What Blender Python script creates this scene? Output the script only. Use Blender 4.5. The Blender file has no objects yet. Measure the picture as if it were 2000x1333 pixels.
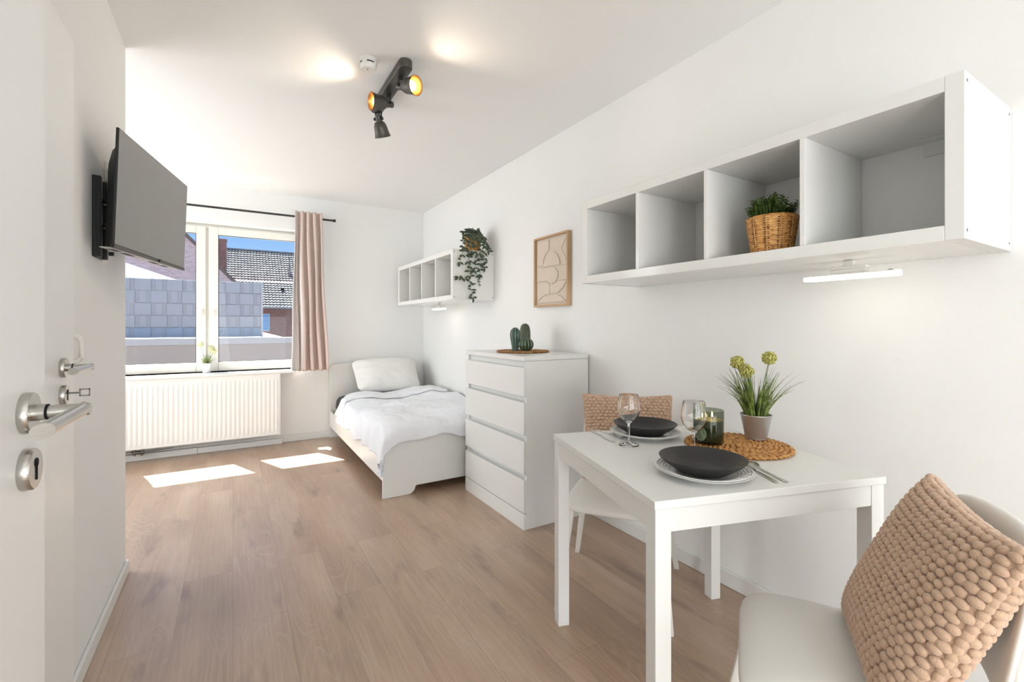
import bpy, math, random
from mathutils import Vector, Matrix, noise
random.seed(7)
PI = math.pi
SC = bpy.context.scene
COL = SC.collection

# ------------------------------------------------------------------ camera
THETA = math.radians(31.28)
cam_d = bpy.data.cameras.new('camera')
cam = bpy.data.objects.new('camera', cam_d)
COL.objects.link(cam)
cam.location = (0, 0, 1.18)
cam.rotation_euler = (math.radians(90), 0, -THETA)
cam_d.sensor_width = 36.0
cam_d.lens = 36.0 * 897.0 / 2000.0
cam_d.shift_y = -30.5 / 2000.0
cam_d.clip_start = 0.02
SC.camera = cam

# ------------------------------------------------------------------ view
SC.view_settings.view_transform = 'Standard'
SC.view_settings.look = 'None'
SC.view_settings.exposure = 0.34
SC.view_settings.gamma = 1.0
SC.view_settings.use_curve_mapping = False

# ------------------------------------------------------------------ world (blue sky, hazier to the horizon)
W = bpy.data.worlds.new('sky')
SC.world = W
W.use_nodes = True
nt = W.node_tree
nt.nodes.clear()
wo = nt.nodes.new('ShaderNodeOutputWorld')
bg = nt.nodes.new('ShaderNodeBackground')
tc = nt.nodes.new('ShaderNodeTexCoord')
sx = nt.nodes.new('ShaderNodeSeparateXYZ')
rp = nt.nodes.new('ShaderNodeValToRGB')
e = rp.color_ramp.elements
e[0].position = 0.0; e[0].color = (0.62, 0.80, 1.0, 1)
e[1].position = 0.55; e[1].color = (0.20, 0.42, 0.88, 1)
m = e.new(0.16); m.color = (0.33, 0.58, 0.98, 1)
nt.links.new(tc.outputs['Generated'], sx.inputs[0])
nt.links.new(sx.outputs['Z'], rp.inputs[0])
nt.links.new(rp.outputs[0], bg.inputs[0])
bg.inputs[1].default_value = 0.82
nt.links.new(bg.outputs[0], wo.inputs[0])

# ------------------------------------------------------------------ sun
sd = bpy.data.lights.new('sun', 'SUN')
sd.energy = 24.0
sd.color = (1.0, 0.93, 0.84)
sd.angle = math.radians(0.5)
sun = bpy.data.objects.new('sun', sd)
COL.objects.link(sun)
sun.rotation_euler = Vector((0.475, -1.145, -2.058)).to_track_quat('-Z', 'Y').to_euler()

# ------------------------------------------------------------------ large area lights
def area(name, loc, target, sx_, sy_, power, color=(1, 1, 1)):
    d = bpy.data.lights.new(name, 'AREA')
    d.shape = 'RECTANGLE'; d.size = sx_; d.size_y = sy_
    d.energy = power; d.color = color
    o = bpy.data.objects.new(name, d)
    COL.objects.link(o)
    o.location = loc
    o.rotation_euler = (Vector(target) - Vector(loc)).to_track_quat('-Z', 'Y').to_euler()
    return o
# unseen fill panels, added to brighten the room from behind, the left and the alcove
area('rear_fill_light', (0.74, -3.12, 1.05), (0.74, 0, 1.75), 2.2, 2.0, 66, (0.93, 0.97, 1.0))  # added fill behind the camera, no lamp stands there
area('side_fill_light', (-0.415, -1.35, 1.15), (1.9, -.35, 1.35), 1.5, 2.0, 40, (0.94, 0.975, 1.0))  # added fill in front of the closed left wall, no doorway
area('alcove_fill_light', (-1.9, 4.0, 1.4), (0.6, 3.6, 1.7), 1.6, 1.8, 38, (0.93, 0.97, 1.0))  # added fill in the hidden part of the alcove, not window daylight
pd = bpy.data.lights.new('window_portal', 'AREA')
pd.shape = 'RECTANGLE'; pd.size = 1.75; pd.size_y = 1.42
pd.cycles.is_portal = True
po = bpy.data.objects.new('window_portal', pd)
COL.objects.link(po)
po.location = (-0.21, 5.38, 1.45)
po.rotation_euler = (math.radians(-90), 0, 0)

# ================================================================== mesh helpers
class MB:
    def __init__(s): s.v = []; s.f = []
    def add(s, vs, fs, M=None):
        n = len(s.v)
        if M is not None: vs = [M @ Vector(p) for p in vs]
        s.v += [tuple(p) for p in vs]
        s.f += [tuple(i + n for i in q) for q in fs]
        return s
    def box(s, x0, x1, y0, y1, z0, z1, M=None):
        vs = [(x0,y0,z0),(x1,y0,z0),(x1,y1,z0),(x0,y1,z0),(x0,y0,z1),(x1,y0,z1),(x1,y1,z1),(x0,y1,z1)]
        return s.add(vs, [(0,3,2,1),(4,5,6,7),(0,1,5,4),(1,2,6,5),(2,3,7,6),(3,0,4,7)], M)
    def lathe(s, prof, c=(0,0,0), seg=48, M=None, wave=None, cap=True):
        vs = []; fs = []; rows = []
        for (r, z) in prof:
            if r < 1e-6:
                rows.append([len(vs)]*seg); vs.append((c[0], c[1], c[2]+z)); continue
            rows.append([len(vs)+k for k in range(seg)])
            for k in range(seg):
                a = 2*PI*k/seg
                rr = r*(1.0 if wave is None else wave(a, z))
                vs.append((c[0]+rr*math.cos(a), c[1]+rr*math.sin(a), c[2]+z))
        for A, B in zip(rows[:-1], rows[1:]):
            if A[0] == A[1] and B[0] == B[1]: continue
            for k in range(seg):
                k2 = (k+1) % seg
                if A[0] == A[1]: fs.append((A[0], B[k2], B[k]))
                elif B[0] == B[1]: fs.append((A[k], A[k2], B[0]))
                else: fs.append((A[k], A[k2], B[k2], B[k]))
        if cap and rows[0][0] != rows[0][1]: fs.append(tuple(reversed(rows[0])))
        if cap and rows[-1][0] != rows[-1][1]: fs.append(tuple(rows[-1]))
        return s.add(vs, fs, M)
    def cyl(s, p0, p1, r0, r1=None, seg=24):
        if r1 is None: r1 = r0
        p0 = Vector(p0); p1 = Vector(p1); d = p1-p0
        M = Matrix.Translation(p0) @ d.to_track_quat('Z', 'Y').to_matrix().to_4x4()
        return s.lathe([(r0, 0), (r1, d.length)], seg=seg, M=M)
    def tube(s, pts, r, seg=8, flat=1.0):
        pts = [Vector(p) for p in pts]
        n = len(pts)
        if not hasattr(r, '__len__'): r = [r]*n
        vs = []; fs = []; up = Vector((0.13, 0.21, 0.97))
        for i, p in enumerate(pts):
            t = (pts[min(i+1, n-1)] - pts[max(i-1, 0)]).normalized()
            a = t.cross(up)
            if a.length < 1e-3: a = t.cross(Vector((1, 0, 0)))
            a.normalize(); b = t.cross(a).normalized()
            up = -b if b.z < 0 and False else up
            for k in range(seg):
                w = 2*PI*k/seg
                vs.append(p + a*math.cos(w)*r[i] + b*math.sin(w)*r[i]*flat)
        for i in range(n-1):
            for k in range(seg):
                k2 = (k+1) % seg
                fs.append((i*seg+k, i*seg+k2, (i+1)*seg+k2, (i+1)*seg+k))
        fs.append(tuple(range(seg-1, -1, -1))); fs.append(tuple((n-1)*seg+k for k in range(seg)))
        return s.add(vs, fs)
    def prism(s, poly, h0, h1, fn):
        """poly: (p,q) points; fn(p,q,h) -> xyz"""
        n = len(poly)
        vs = [fn(p, q, h0) for p, q in poly] + [fn(p, q, h1) for p, q in poly]
        fs = [tuple(range(n-1, -1, -1)), tuple(range(n, 2*n))]
        for i in range(n):
            j = (i+1) % n
            fs.append((i, j, n+j, n+i))
        return s.add(vs, fs)
    def grid(s, nu, nv, fn, close=False):
        vs = [fn(i/nu, j/nv) for j in range(nv+1) for i in range(nu+1)]
        fs = []
        for j in range(nv):
            for i in range(nu):
                a = j*(nu+1)+i
                fs.append((a, a+1, a+nu+2, a+nu+1))
        return s.add(vs, fs)
    def pad(s, fn, ex=4.0, N=72, R=14, edge=2.2, hp=0.5):
        """closed lens over a superellipse outline; fn(p, q, h) with p,q in [-1,1], h in [-1,1]"""
        rs = [math.sin(0.5*PI*i/R) for i in range(R+1)]
        def pt(r, k):
            a = 2*PI*k/N
            c, d = math.cos(a), math.sin(a)
            q = 1.0/((abs(c)**ex + abs(d)**ex)**(1.0/ex))
            return r*q*c, r*q*d
        vs = []; fs = []
        vs.append(fn(0, 0, 1))
        for r in rs[1:]:
            h = max(0.0, 1-r**edge)**hp
            for k in range(N):
                p, q = pt(r, k); vs.append(fn(p, q, h))
        for r in reversed(rs[1:-1]):
            h = max(0.0, 1-r**edge)**hp
            for k in range(N):
                p, q = pt(r, k); vs.append(fn(p, q, -h))
        vs.append(fn(0, 0, -1))
        rings = 2*R-1
        for k in range(N):
            fs.append((0, 1+k, 1+(k+1) % N))
        for i in range(rings-1):
            for k in range(N):
                a = 1+i*N+k; b = 1+i*N+(k+1) % N
                fs.append((a, a+N, b+N, b))
        last = 1+(rings-1)*N
        for k in range(N):
            fs.append((last+k, last+N, last+(k+1) % N))
        return s.add(vs, fs)

def world_of(o):
    M = o.matrix_basis.copy()
    while o.parent is not None:
        o = o.parent
        M = o.matrix_basis @ M
    return M

def obj(name, mb, mat, parent=None, local=False, smooth=None, bevel=0.0, solid=0.0, subsurf=0, label=None, kind=None, bseg=2):
    me = bpy.data.meshes.new(name)
    vs = mb.v
    if parent is not None and not local:
        Mi = world_of(parent).inverted()
        vs = [tuple(Mi @ Vector(p)) for p in vs]
    me.from_pydata(vs, [], mb.f)
    me.validate()
    if smooth is not None:
        me.polygons.foreach_set('use_smooth', [True]*len(me.polygons))
        try: me.set_sharp_from_angle(angle=math.radians(smooth))
        except Exception: pass
    me.materials.append(mat)
    o = bpy.data.objects.new(name, me)
    COL.objects.link(o)
    if parent is not None: o.parent = parent
    if bevel:
        b = o.modifiers.new('bevel', 'BEVEL'); b.width = bevel; b.segments = bseg; b.limit_method = 'ANGLE'; b.angle_limit = math.radians(40)
        me.polygons.foreach_set('use_smooth', [True]*len(me.polygons))
        try: me.set_sharp_from_angle(angle=math.radians(89 if bseg > 1 else 30))
        except Exception: pass
        b.harden_normals = False
    if solid:
        b = o.modifiers.new('solid', 'SOLIDIFY'); b.thickness = solid; b.offset = 0
    if subsurf:
        b = o.modifiers.new('sub', 'SUBSURF'); b.levels = subsurf; b.render_levels = subsurf
    if label: o['label'] = label
    if kind: o['kind'] = kind
    return o

def thing(name, label, cat, loc, rotz=0.0, group=None):
    o = bpy.data.objects.new(name, None)
    COL.objects.link(o)
    o.location = loc; o.rotation_euler = (0, 0, rotz)
    o.empty_display_size = 0.05
    o.matrix_basis = Matrix.Translation(loc) @ Matrix.Rotation(rotz, 4, 'Z')
    o['label'] = label; o['category'] = cat
    if group: o['group'] = group
    return o
def tag(o, label, cat, group=None, kind=None):
    o['label'] = label; o['category'] = cat
    if group: o['group'] = group
    if kind: o['kind'] = kind
    return o
def struct(name, mb, mat, label, cat=None, **k):
    o = obj(name, mb, mat, **k)
    o['kind'] = 'structure'; o['label'] = label
    o['category'] = cat or name.split('_')[0]
    return o
def dup(root, loc, rotz, label, group=None):
    r = root.copy(); COL.objects.link(r)
    r.matrix_basis = Matrix.Translation(loc) @ Matrix.Rotation(rotz, 4, 'Z')
    r['label'] = label
    if group: r['group'] = group
    for ch in list(root.children):
        c = ch.copy(); COL.objects.link(c); c.parent = r
        for g in list(ch.children):
            d = g.copy(); COL.objects.link(d); d.parent = c
    return r

# ================================================================== materials
def srgb(r, g, b):
    f = lambda c: (c/255/12.92) if c/255 <= 0.04045 else ((c/255+0.055)/1.055)**2.4
    return (f(r), f(g), f(b), 1.0)

def mat(name, col, rough=0.5, metal=0.0, spec=0.5, coat=0.0, nvar=0.0, nscale=8.0, bump=0.0, bscale=60.0,
        trans=0.0, ior=1.45, emit=None, estr=0.0, sheen=0.0, stretch=(1, 1, 1), bdist=0.002, alpha=1.0):
    m = bpy.data.materials.new(name)
    m.use_nodes = True
    n = m.node_tree; b = n.nodes['Principled BSDF']
    b.inputs['Base Color'].default_value = col
    b.inputs['Roughness'].default_value = rough
    b.inputs['Metallic'].default_value = metal
    b.inputs['Specular IOR Level'].default_value = spec
    b.inputs['Coat Weight'].default_value = coat
    b.inputs['Coat Roughness'].default_value = 0.12
    b.inputs['Transmission Weight'].default_value = trans
    b.inputs['IOR'].default_value = ior
    b.inputs['Sheen Weight'].default_value = sheen
    if emit is not None:
        b.inputs['Emission Color'].default_value = emit
        b.inputs['Emission Strength'].default_value = estr
    tcn = n.nodes.new('ShaderNodeTexCoord'); mp = n.nodes.new('ShaderNodeMapping')
    mp.inputs['Scale'].default_value = stretch
    n.links.new(tcn.outputs['Object'], mp.inputs[0])
    if nvar > 0:
        nz = n.nodes.new('ShaderNodeTexNoise'); nz.inputs['Scale'].default_value = nscale; nz.inputs['Detail'].default_value = 5
        n.links.new(mp.outputs[0], nz.inputs[0])
        mx = n.nodes.new('ShaderNodeMix'); mx.data_type = 'RGBA'
        lo = [max(0, c*(1-nvar)) for c in col[:3]]+[1]; hi = [min(1, c*(1+nvar)) for c in col[:3]]+[1]
        mx.inputs[6].default_value = lo; mx.inputs[7].default_value = hi
        n.links.new(nz.outputs[0], mx.inputs[0]); n.links.new(mx.outputs[2], b.inputs['Base Color'])
    if bump > 0:
        nb = n.nodes.new('ShaderNodeTexNoise'); nb.inputs['Scale'].default_value = bscale; nb.inputs['Detail'].default_value = 4
        n.links.new(mp.outputs[0], nb.inputs[0])
        bp = n.nodes.new('ShaderNodeBump'); bp.inputs['Strength'].default_value = bump; bp.inputs['Distance'].default_value = bdist
        n.links.new(nb.outputs[0], bp.inputs['Height']); n.links.new(bp.outputs[0], b.inputs['Normal'])
    return m

M_wall = mat('wall_paint', srgb(241, 241, 239), 0.85, bump=0.25, bscale=220, nvar=0.015, nscale=3)
M_ceil = mat('ceiling_paint', srgb(245, 245, 243), 0.9, bump=0.15, bscale=200)
M_trim = mat('trim_paint', srgb(232, 232, 229), 0.45, bump=0.03)
M_door = mat('door_lacquer', srgb(243, 243, 241), 0.38, bump=0.04, bscale=30)
M_upvc = mat('window_plastic', srgb(236, 234, 226), 0.3, bump=0.02)
M_seal = mat('dark_seal', srgb(60, 62, 64), 0.6)
M_white = mat('white_foil', srgb(232, 232, 229), 0.34, bump=0.03, bscale=40)
M_gloss = mat('white_foil_satin', srgb(236, 236, 233), 0.13, bump=0.02, bscale=40)
M_rad = mat('radiator_enamel', srgb(236, 236, 233), 0.3, bump=0.02)
M_steel = mat('brushed_steel', srgb(188, 186, 181), 0.28, 1.0, bump=0.12, bscale=40, stretch=(1, 1, 12))
M_dsteel = mat('dark_steel', srgb(120, 118, 114), 0.3, 1.0)
M_black = mat('black_metal', srgb(38, 38, 38), 0.45, bump=0.02)
M_blackp = mat('black_plastic', srgb(30, 31, 33), 0.5, bump=0.03)
M_void = mat('keyhole_black', srgb(8, 8, 8), 0.9)
M_screen = mat('screen_reflection_grey', srgb(132, 130, 127), 0.22, 0.0, 1.0, bump=0.0)  # grey base stands in for the room reflected in the dark panel
M_silver = mat('silver_plastic', srgb(190, 188, 184), 0.35, 0.3)
M_plast = mat('white_plastic', srgb(238, 236, 230), 0.36, bump=0.02)
M_gun = mat('gunmetal', srgb(92, 89, 84), 0.42, 0.55, bump=0.08, bscale=90)
M_gold = mat('gold_inside', srgb(190, 145, 85), 0.35, 0.8)
M_bulb = mat('bulb', srgb(255, 240, 215), 0.4, emit=srgb(255, 214, 160), estr=9)
M_led = mat('led_diffuser', srgb(250, 248, 240), 0.4, emit=srgb(255, 246, 226), estr=4.5)
M_ant = mat('charcoal_ceramic', srgb(46, 45, 45), 0.42, 0, 0.5, bump=0.06, bscale=120)
M_porc = mat('white_porcelain', srgb(233, 232, 229), 0.18, coat=0.3)
M_cut = mat('polished_steel', srgb(200, 198, 194), 0.14, 1.0)
M_linen = mat('white_bed_linen', srgb(236, 238, 243), 0.85, sheen=0.2, bump=0.3, bscale=35, bdist=0.006)
M_pill = mat('pillow_cotton', srgb(234, 233, 230), 0.85, sheen=0.2, bump=0.3, bscale=28, bdist=0.006)
M_dsheet = mat('dark_sheet', srgb(62, 63, 65), 0.85, bump=0.2, bscale=80)
M_slate = mat('white_lining', srgb(240, 240, 240), 0.8, bump=0.1)
M_woodf = mat('oak_frame', srgb(196, 163, 126), 0.5, nvar=0.15, nscale=30, stretch=(1, 1, 0.1), bump=0.05)
M_art = mat('plaster_relief', srgb(216, 202, 186), 0.85, nvar=0.05, nscale=25, bump=0.25, bscale=70)
M_galv = mat('zinc_pot', srgb(186, 184, 180), 0.42, 0.75, bump=0.04)
M_wpot = mat('white_pot', srgb(225, 228, 230), 0.3)
M_soil = mat('soil', srgb(50, 40, 30), 0.95, bump=0.4)
M_stem = mat('stem_green', srgb(96, 112, 70), 0.55)
M_wax = mat('candle_wax', srgb(96, 98, 66), 0.5)
M_waxtop = mat('candle_wax_top', srgb(190, 180, 110), 0.5)
M_flame = mat('flame', srgb(255, 200, 110), 0.5, emit=srgb(255, 205, 120), estr=30)
M_cap = mat('parapet_metal', srgb(150, 151, 156), 0.5, nvar=0.05)
M_render = mat('parapet_render', srgb(146, 138, 136), 0.85, nvar=0.07, nscale=2.0, bump=0.2)
M_fence = mat('fence_strip', srgb(138, 142, 153), 0.5, nvar=0.05, nscale=4.0)
M_fence2 = mat('fence_strip_blue', srgb(116, 134, 156), 0.5, nvar=0.05, nscale=4.0)
M_wire = mat('fence_wire', srgb(150, 154, 162), 0.5, 0.3)
M_slab = mat('white_roofing', srgb(235, 238, 243), 0.7, nvar=0.03)
M_dark = mat('dark_verge', srgb(84, 70, 66), 0.7)
M_pane = mat('blue_blind', srgb(120, 180, 225), 0.35)
M_gravel = mat('roof_gravel', srgb(120, 118, 116), 0.9, nvar=0.2, nscale=6)

def glass(name, tint=(1, 1, 1, 1), rough=0.0, ior=1.45):
    m = bpy.data.materials.new(name); m.use_nodes = True
    b = m.node_tree.nodes['Principled BSDF']
    b.inputs['Base Color'].default_value = tint
    b.inputs['Roughness'].default_value = rough
    b.inputs['Transmission Weight'].default_value = 1.0
    b.inputs['IOR'].default_value = ior
    return m
M_wine = glass('clear_glass', (1, 1, 1, 1), 0.0, 1.45)
M_cglass = glass('green_glass', srgb(150, 168, 160), 0.0, 1.3)
def thin_glass(name, tint, refl=1.0):
    m = bpy.data.materials.new(name); m.use_nodes = True
    n = m.node_tree; n.nodes.clear()
    out = n.nodes.new('ShaderNodeOutputMaterial')
    t = n.nodes.new('ShaderNodeBsdfTransparent'); t.inputs[0].default_value = tint
    g = n.nodes.new('ShaderNodeBsdfGlossy'); g.inputs['Roughness'].default_value = 0.01
    fr = n.nodes.new('ShaderNodeFresnel'); fr.inputs[0].default_value = 1.45
    mm = n.nodes.new('ShaderNodeMath'); mm.operation = 'MULTIPLY'; mm.inputs[1].default_value = refl
    mx = n.nodes.new('ShaderNodeMixShader')
    ge = n.nodes.new('ShaderNodeNewGeometry'); iv = n.nodes.new('ShaderNodeMath'); iv.operation = 'SUBTRACT'; iv.inputs[0].default_value = 1.0
    m2 = n.nodes.new('ShaderNodeMath'); m2.operation = 'MULTIPLY'
    n.links.new(ge.outputs['Backfacing'], iv.inputs[1]); n.links.new(fr.outputs[0], mm.inputs[0])
    n.links.new(mm.outputs[0], m2.inputs[0]); n.links.new(iv.outputs[0], m2.inputs[1]); n.links.new(m2.outputs[0], mx.inputs[0])
    n.links.new(t.outputs[0], mx.inputs[1]); n.links.new(g.outputs[0], mx.inputs[2]); n.links.new(mx.outputs[0], out.inputs[0])
    return m
M_glass = thin_glass('window_glass', (0.97, 0.98, 0.985, 1), 0.5)
M_tumb = thin_glass('smoked_green_glass', (0.64, 0.67, 0.60, 1), 1.0)

def floor_mat():
    m = bpy.data.materials.new('oak_laminate'); m.use_nodes = True
    n = m.node_tree; L = n.links; b = n.nodes['Principled BSDF']
    def N(t, **k):
        o = n.nodes.new(t)
        for a, v in k.items(): setattr(o, a, v)
        return o
    tc = N('ShaderNodeTexCoord')
    sep = N('ShaderNodeSeparateXYZ'); L.new(tc.outputs['Object'], sep.inputs[0])
    cmb = N('ShaderNodeCombineXYZ')           # plank length along world y
    L.new(sep.outputs['Y'], cmb.inputs['X']); L.new(sep.outputs['X'], cmb.inputs['Y'])
    br = N('ShaderNodeTexBrick'); br.offset = 0.37; br.offset_frequency = 2
    br.inputs['Scale'].default_value = 1.0
    br.inputs['Brick Width'].default_value = 1.29; br.inputs['Row Height'].default_value = 0.193
    br.inputs['Mortar Size'].default_value = 0.0011; br.inputs['Mortar Smooth'].default_value = 0.3
    br.inputs['Color1'].default_value = (0, 0, 0, 1); br.inputs['Color2'].default_value = (1, 1, 1, 1)
    br.inputs['Mortar'].default_value = (0.5, 0.5, 0.5, 1)
    L.new(cmb.outputs[0], br.inputs[0])
    rnd = N('ShaderNodeSeparateColor'); L.new(br.outputs['Color'], rnd.inputs[0])
    off = N('ShaderNodeMath', operation='MULTIPLY'); off.inputs[1].default_value = 1.5; L.new(rnd.outputs[0], off.inputs[0])
    # broad colour drift
    mp1 = N('ShaderNodeMapping'); mp1.inputs['Scale'].default_value = (5.0, 1.1, 1)
    L.new(tc.outputs['Object'], mp1.inputs[0])
    n1 = N('ShaderNodeTexNoise', noise_dimensions='4D'); n1.inputs['Scale'].default_value = 1.0; n1.inputs['Detail'].default_value = 4
    L.new(mp1.outputs[0], n1.inputs['Vector']); L.new(off.outputs[0], n1.inputs['W'])
    r1 = N('ShaderNodeValToRGB'); E = r1.color_ramp.elements
    E[0].position = 0.30; E[0].color = srgb(154, 126, 104); E[1].position = 0.72; E[1].color = srgb(194, 168, 145)
    x = E.new(0.52); x.color = srgb(176, 147, 122)
    L.new(n1.outputs[0], r1.inputs[0])
    # fine fibre
    mp2 = N('ShaderNodeMapping'); mp2.inputs['Scale'].default_value = (95, 3.2, 1)
    L.new(tc.outputs['Object'], mp2.inputs[0])
    n2 = N('ShaderNodeTexNoise', noise_dimensions='4D'); n2.inputs['Scale'].default_value = 1.0; n2.inputs['Detail'].default_value = 6
    L.new(mp2.outputs[0], n2.inputs['Vector']); L.new(off.outputs[0], n2.inputs['W'])
    mx1 = N('ShaderNodeMix', data_type='RGBA', blend_type='OVERLAY'); mx1.inputs[0].default_value = 0.28
    L.new(r1.outputs[0], mx1.inputs[6]); L.new(n2.outputs[0], mx1.inputs[7])
    # cathedral grain: iso-lines of a stretched noise
    mp3 = N('ShaderNodeMapping'); mp3.inputs['Scale'].default_value = (6.5, 1.15, 1)
    L.new(tc.outputs['Object'], mp3.inputs[0])
    n3 = N('ShaderNodeTexNoise', noise_dimensions='4D'); n3.inputs['Scale'].default_value = 1.0; n3.inputs['Detail'].default_value = 1.2
    L.new(mp3.outputs[0], n3.inputs['Vector']); L.new(off.outputs[0], n3.inputs['W'])
    k = N('ShaderNodeMath', operation='MULTIPLY'); k.inputs[1].default_value = 165.0; L.new(n3.outputs[0], k.inputs[0])
    sn = N('ShaderNodeMath', operation='SINE'); L.new(k.outputs[0], sn.inputs[0])
    r3 = N('ShaderNodeValToRGB'); r3.color_ramp.elements[0].position = 0.55; r3.color_ramp.elements[1].position = 1.0
    L.new(sn.outputs[0], r3.inputs[0])
    n4 = N('ShaderNodeTexNoise', noise_dimensions='4D'); n4.inputs['Scale'].default_value = 1.6; L.new(tc.outputs['Object'], n4.inputs['Vector']); L.new(off.outputs[0], n4.inputs['W'])
    r4 = N('ShaderNodeValToRGB'); r4.color_ramp.elements[0].position = 0.45; r4.color_ramp.elements[1].position = 0.62
    L.new(n4.outputs[0], r4.inputs[0])
    g = N('ShaderNodeMath', operation='MULTIPLY'); L.new(r3.outputs[0], g.inputs[0]); L.new(r4.outputs[0], g.inputs[1])
    g2 = N('ShaderNodeMath', operation='MULTIPLY'); g2.inputs[1].default_value = 0.30; L.new(g.outputs[0], g2.inputs[0])
    mx2 = N('ShaderNodeMix', data_type='RGBA'); mx2.inputs[7].default_value = srgb(200, 182, 164)
    L.new(g2.outputs[0], mx2.inputs[0]); L.new(mx1.outputs[2], mx2.inputs[6])
    # knots and dark streaks
    mp5 = N('ShaderNodeMapping'); mp5.inputs['Scale'].default_value = (9, 2.6, 1)
    L.new(tc.outputs['Object'], mp5.inputs[0])
    n5 = N('ShaderNodeTexNoise', noise_dimensions='4D'); n5.inputs['Scale'].default_value = 1.0; n5.inputs['Detail'].default_value = 3
    L.new(mp5.outputs[0], n5.inputs['Vector']); L.new(off.outputs[0], n5.inputs['W'])
    r5 = N('ShaderNodeValToRGB'); r5.color_ramp.elements[0].position = 0.60; r5.color_ramp.elements[1].position = 0.78
    L.new(n5.outputs[0], r5.inputs[0])
    g5 = N('ShaderNodeMath', operation='MULTIPLY'); g5.inputs[1].default_value = 0.62; L.new(r5.outputs[0], g5.inputs[0])
    mx3 = N('ShaderNodeMix', data_type='RGBA'); mx3.inputs[7].default_value = srgb(92, 66, 50)
    L.new(g5.outputs[0], mx3.inputs[0]); L.new(mx2.outputs[2], mx3.inputs[6])
    # seams
    mx4 = N('ShaderNodeMix', data_type='RGBA'); mx4.inputs[7].default_value = srgb(84, 62, 48)
    gs = N('ShaderNodeMath', operation='MULTIPLY'); gs.inputs[1].default_value = 0.35; L.new(br.outputs['Fac'], gs.inputs[0])
    L.new(gs.outputs[0], mx4.inputs[0]); L.new(mx3.outputs[2], mx4.inputs[6])
    L.new(mx4.outputs[2], b.inputs['Base Color'])
    b.inputs['Roughness'].default_value = 0.40
    b.inputs['Specular IOR Level'].default_value = 1.0
    b.inputs['Coat Weight'].default_value = 0.45
    b.inputs['Coat Roughness'].default_value = 0.32
    bp = N('ShaderNodeBump'); bp.inputs['Strength'].default_value = 0.16; bp.inputs['Distance'].default_value = 0.001
    L.new(n2.outputs[0], bp.inputs['Height']); L.new(bp.outputs[0], b.inputs['Normal'])
    return m
M_floor = floor_mat()

def brick_mat(name, c1, c2, mortar, sc=1.0, axis='XZ'):
    m = bpy.data.materials.new(name); m.use_nodes = True
    n = m.node_tree; L = n.links; b = n.nodes['Principled BSDF']
    tc = n.nodes.new('ShaderNodeTexCoord'); s = n.nodes.new('ShaderNodeSeparateXYZ'); c = n.nodes.new('ShaderNodeCombineXYZ')
    L.new(tc.outputs['Object'], s.inputs[0])
    ad = n.nodes.new('ShaderNodeMath'); ad.operation = 'ADD'
    L.new(s.outputs['X'], ad.inputs[0]); L.new(s.outputs['Y'], ad.inputs[1])
    L.new(ad.outputs[0], c.inputs[0]); L.new(s.outputs['Z'], c.inputs[1])
    br = n.nodes.new('ShaderNodeTexBrick')
    br.inputs['Scale'].default_value = sc; br.inputs['Brick Width'].default_value = 0.25; br.inputs['Row Height'].default_value = 0.085
    br.inputs['Mortar Size'].default_value = 0.009
    br.inputs['Color1'].default_value = c1; br.inputs['Color2'].default_value = c2; br.inputs['Mortar'].default_value = mortar
    L.new(c.outputs[0], br.inputs[0]); L.new(br.outputs[0], b.inputs['Base Color'])
    b.inputs['Roughness'].default_value = 0.9
    return m
M_brickA = brick_mat('brick_mauve', srgb(146, 122, 124), srgb(168, 146, 146), srgb(176, 168, 168))
M_brickB = brick_mat('brick_red', srgb(150, 96, 82), srgb(178, 122, 104), srgb(170, 150, 140))

def tile_mat():
    m = bpy.data.materials.new('roof_tile'); m.use_nodes = True
    n = m.node_tree; L = n.links; b = n.nodes['Principled BSDF']
    tc = n.nodes.new('ShaderNodeTexCoord')
    nz = n.nodes.new('ShaderNodeTexNoise'); nz.inputs['Scale'].default_value = 2.5; nz.inputs['Detail'].default_value = 6
    L.new(tc.outputs['Object'], nz.inputs[0])
    r = n.nodes.new('ShaderNodeValToRGB')
    r.color_ramp.elements[0].position = 0.3; r.color_ramp.elements[0].color = srgb(100, 104, 104)
    r.color_ramp.elements[1].position = 0.7; r.color_ramp.elements[1].color = srgb(150, 152, 150)
    L.new(nz.outputs[0], r.inputs[0]); L.new(r.outputs[0], b.inputs['Base Color'])
    b.inputs['Roughness'].default_value = 0.35
    return m
M_tile = tile_mat()

def weave_mat(name, ca, cb, cd, s=(60, 60, 60)):
    m = bpy.data.materials.new(name); m.use_nodes = True
    n = m.node_tree; L = n.links; b = n.nodes['Principled BSDF']
    tc = n.nodes.new('ShaderNodeTexCoord'); mp = n.nodes.new('ShaderNodeMapping'); mp.inputs['Scale'].default_value = s
    L.new(tc.outputs['Object'], mp.inputs[0])
    nz = n.nodes.new('ShaderNodeTexNoise'); nz.inputs['Scale'].default_value = 1.0; nz.inputs['Detail'].default_value = 4
    L.new(mp.outputs[0], nz.inputs[0])
    r = n.nodes.new('ShaderNodeValToRGB')
    r.color_ramp.elements[0].position = 0.32; r.color_ramp.elements[0].color = cd
    r.color_ramp.elements[1].position = 0.68; r.color_ramp.elements[1].color = cb
    x = r.color_ramp.elements.new(0.46); x.color = ca
    L.new(nz.outputs[0], r.inputs[0]); L.new(r.outputs[0], b.inputs['Base Color'])
    b.inputs['Roughness'].default_value = 0.62
    bp = n.nodes.new('ShaderNodeBump'); bp.inputs['Strength'].default_value = 0.35; bp.inputs['Distance'].default_value = 0.002
    L.new(nz.outputs[0], bp.inputs['Height']); L.new(bp.outputs[0], b.inputs['Normal'])
    return m
M_jute = weave_mat('seagrass_braid', srgb(190, 136, 76), srgb(216, 164, 98), srgb(126, 82, 42))
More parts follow.
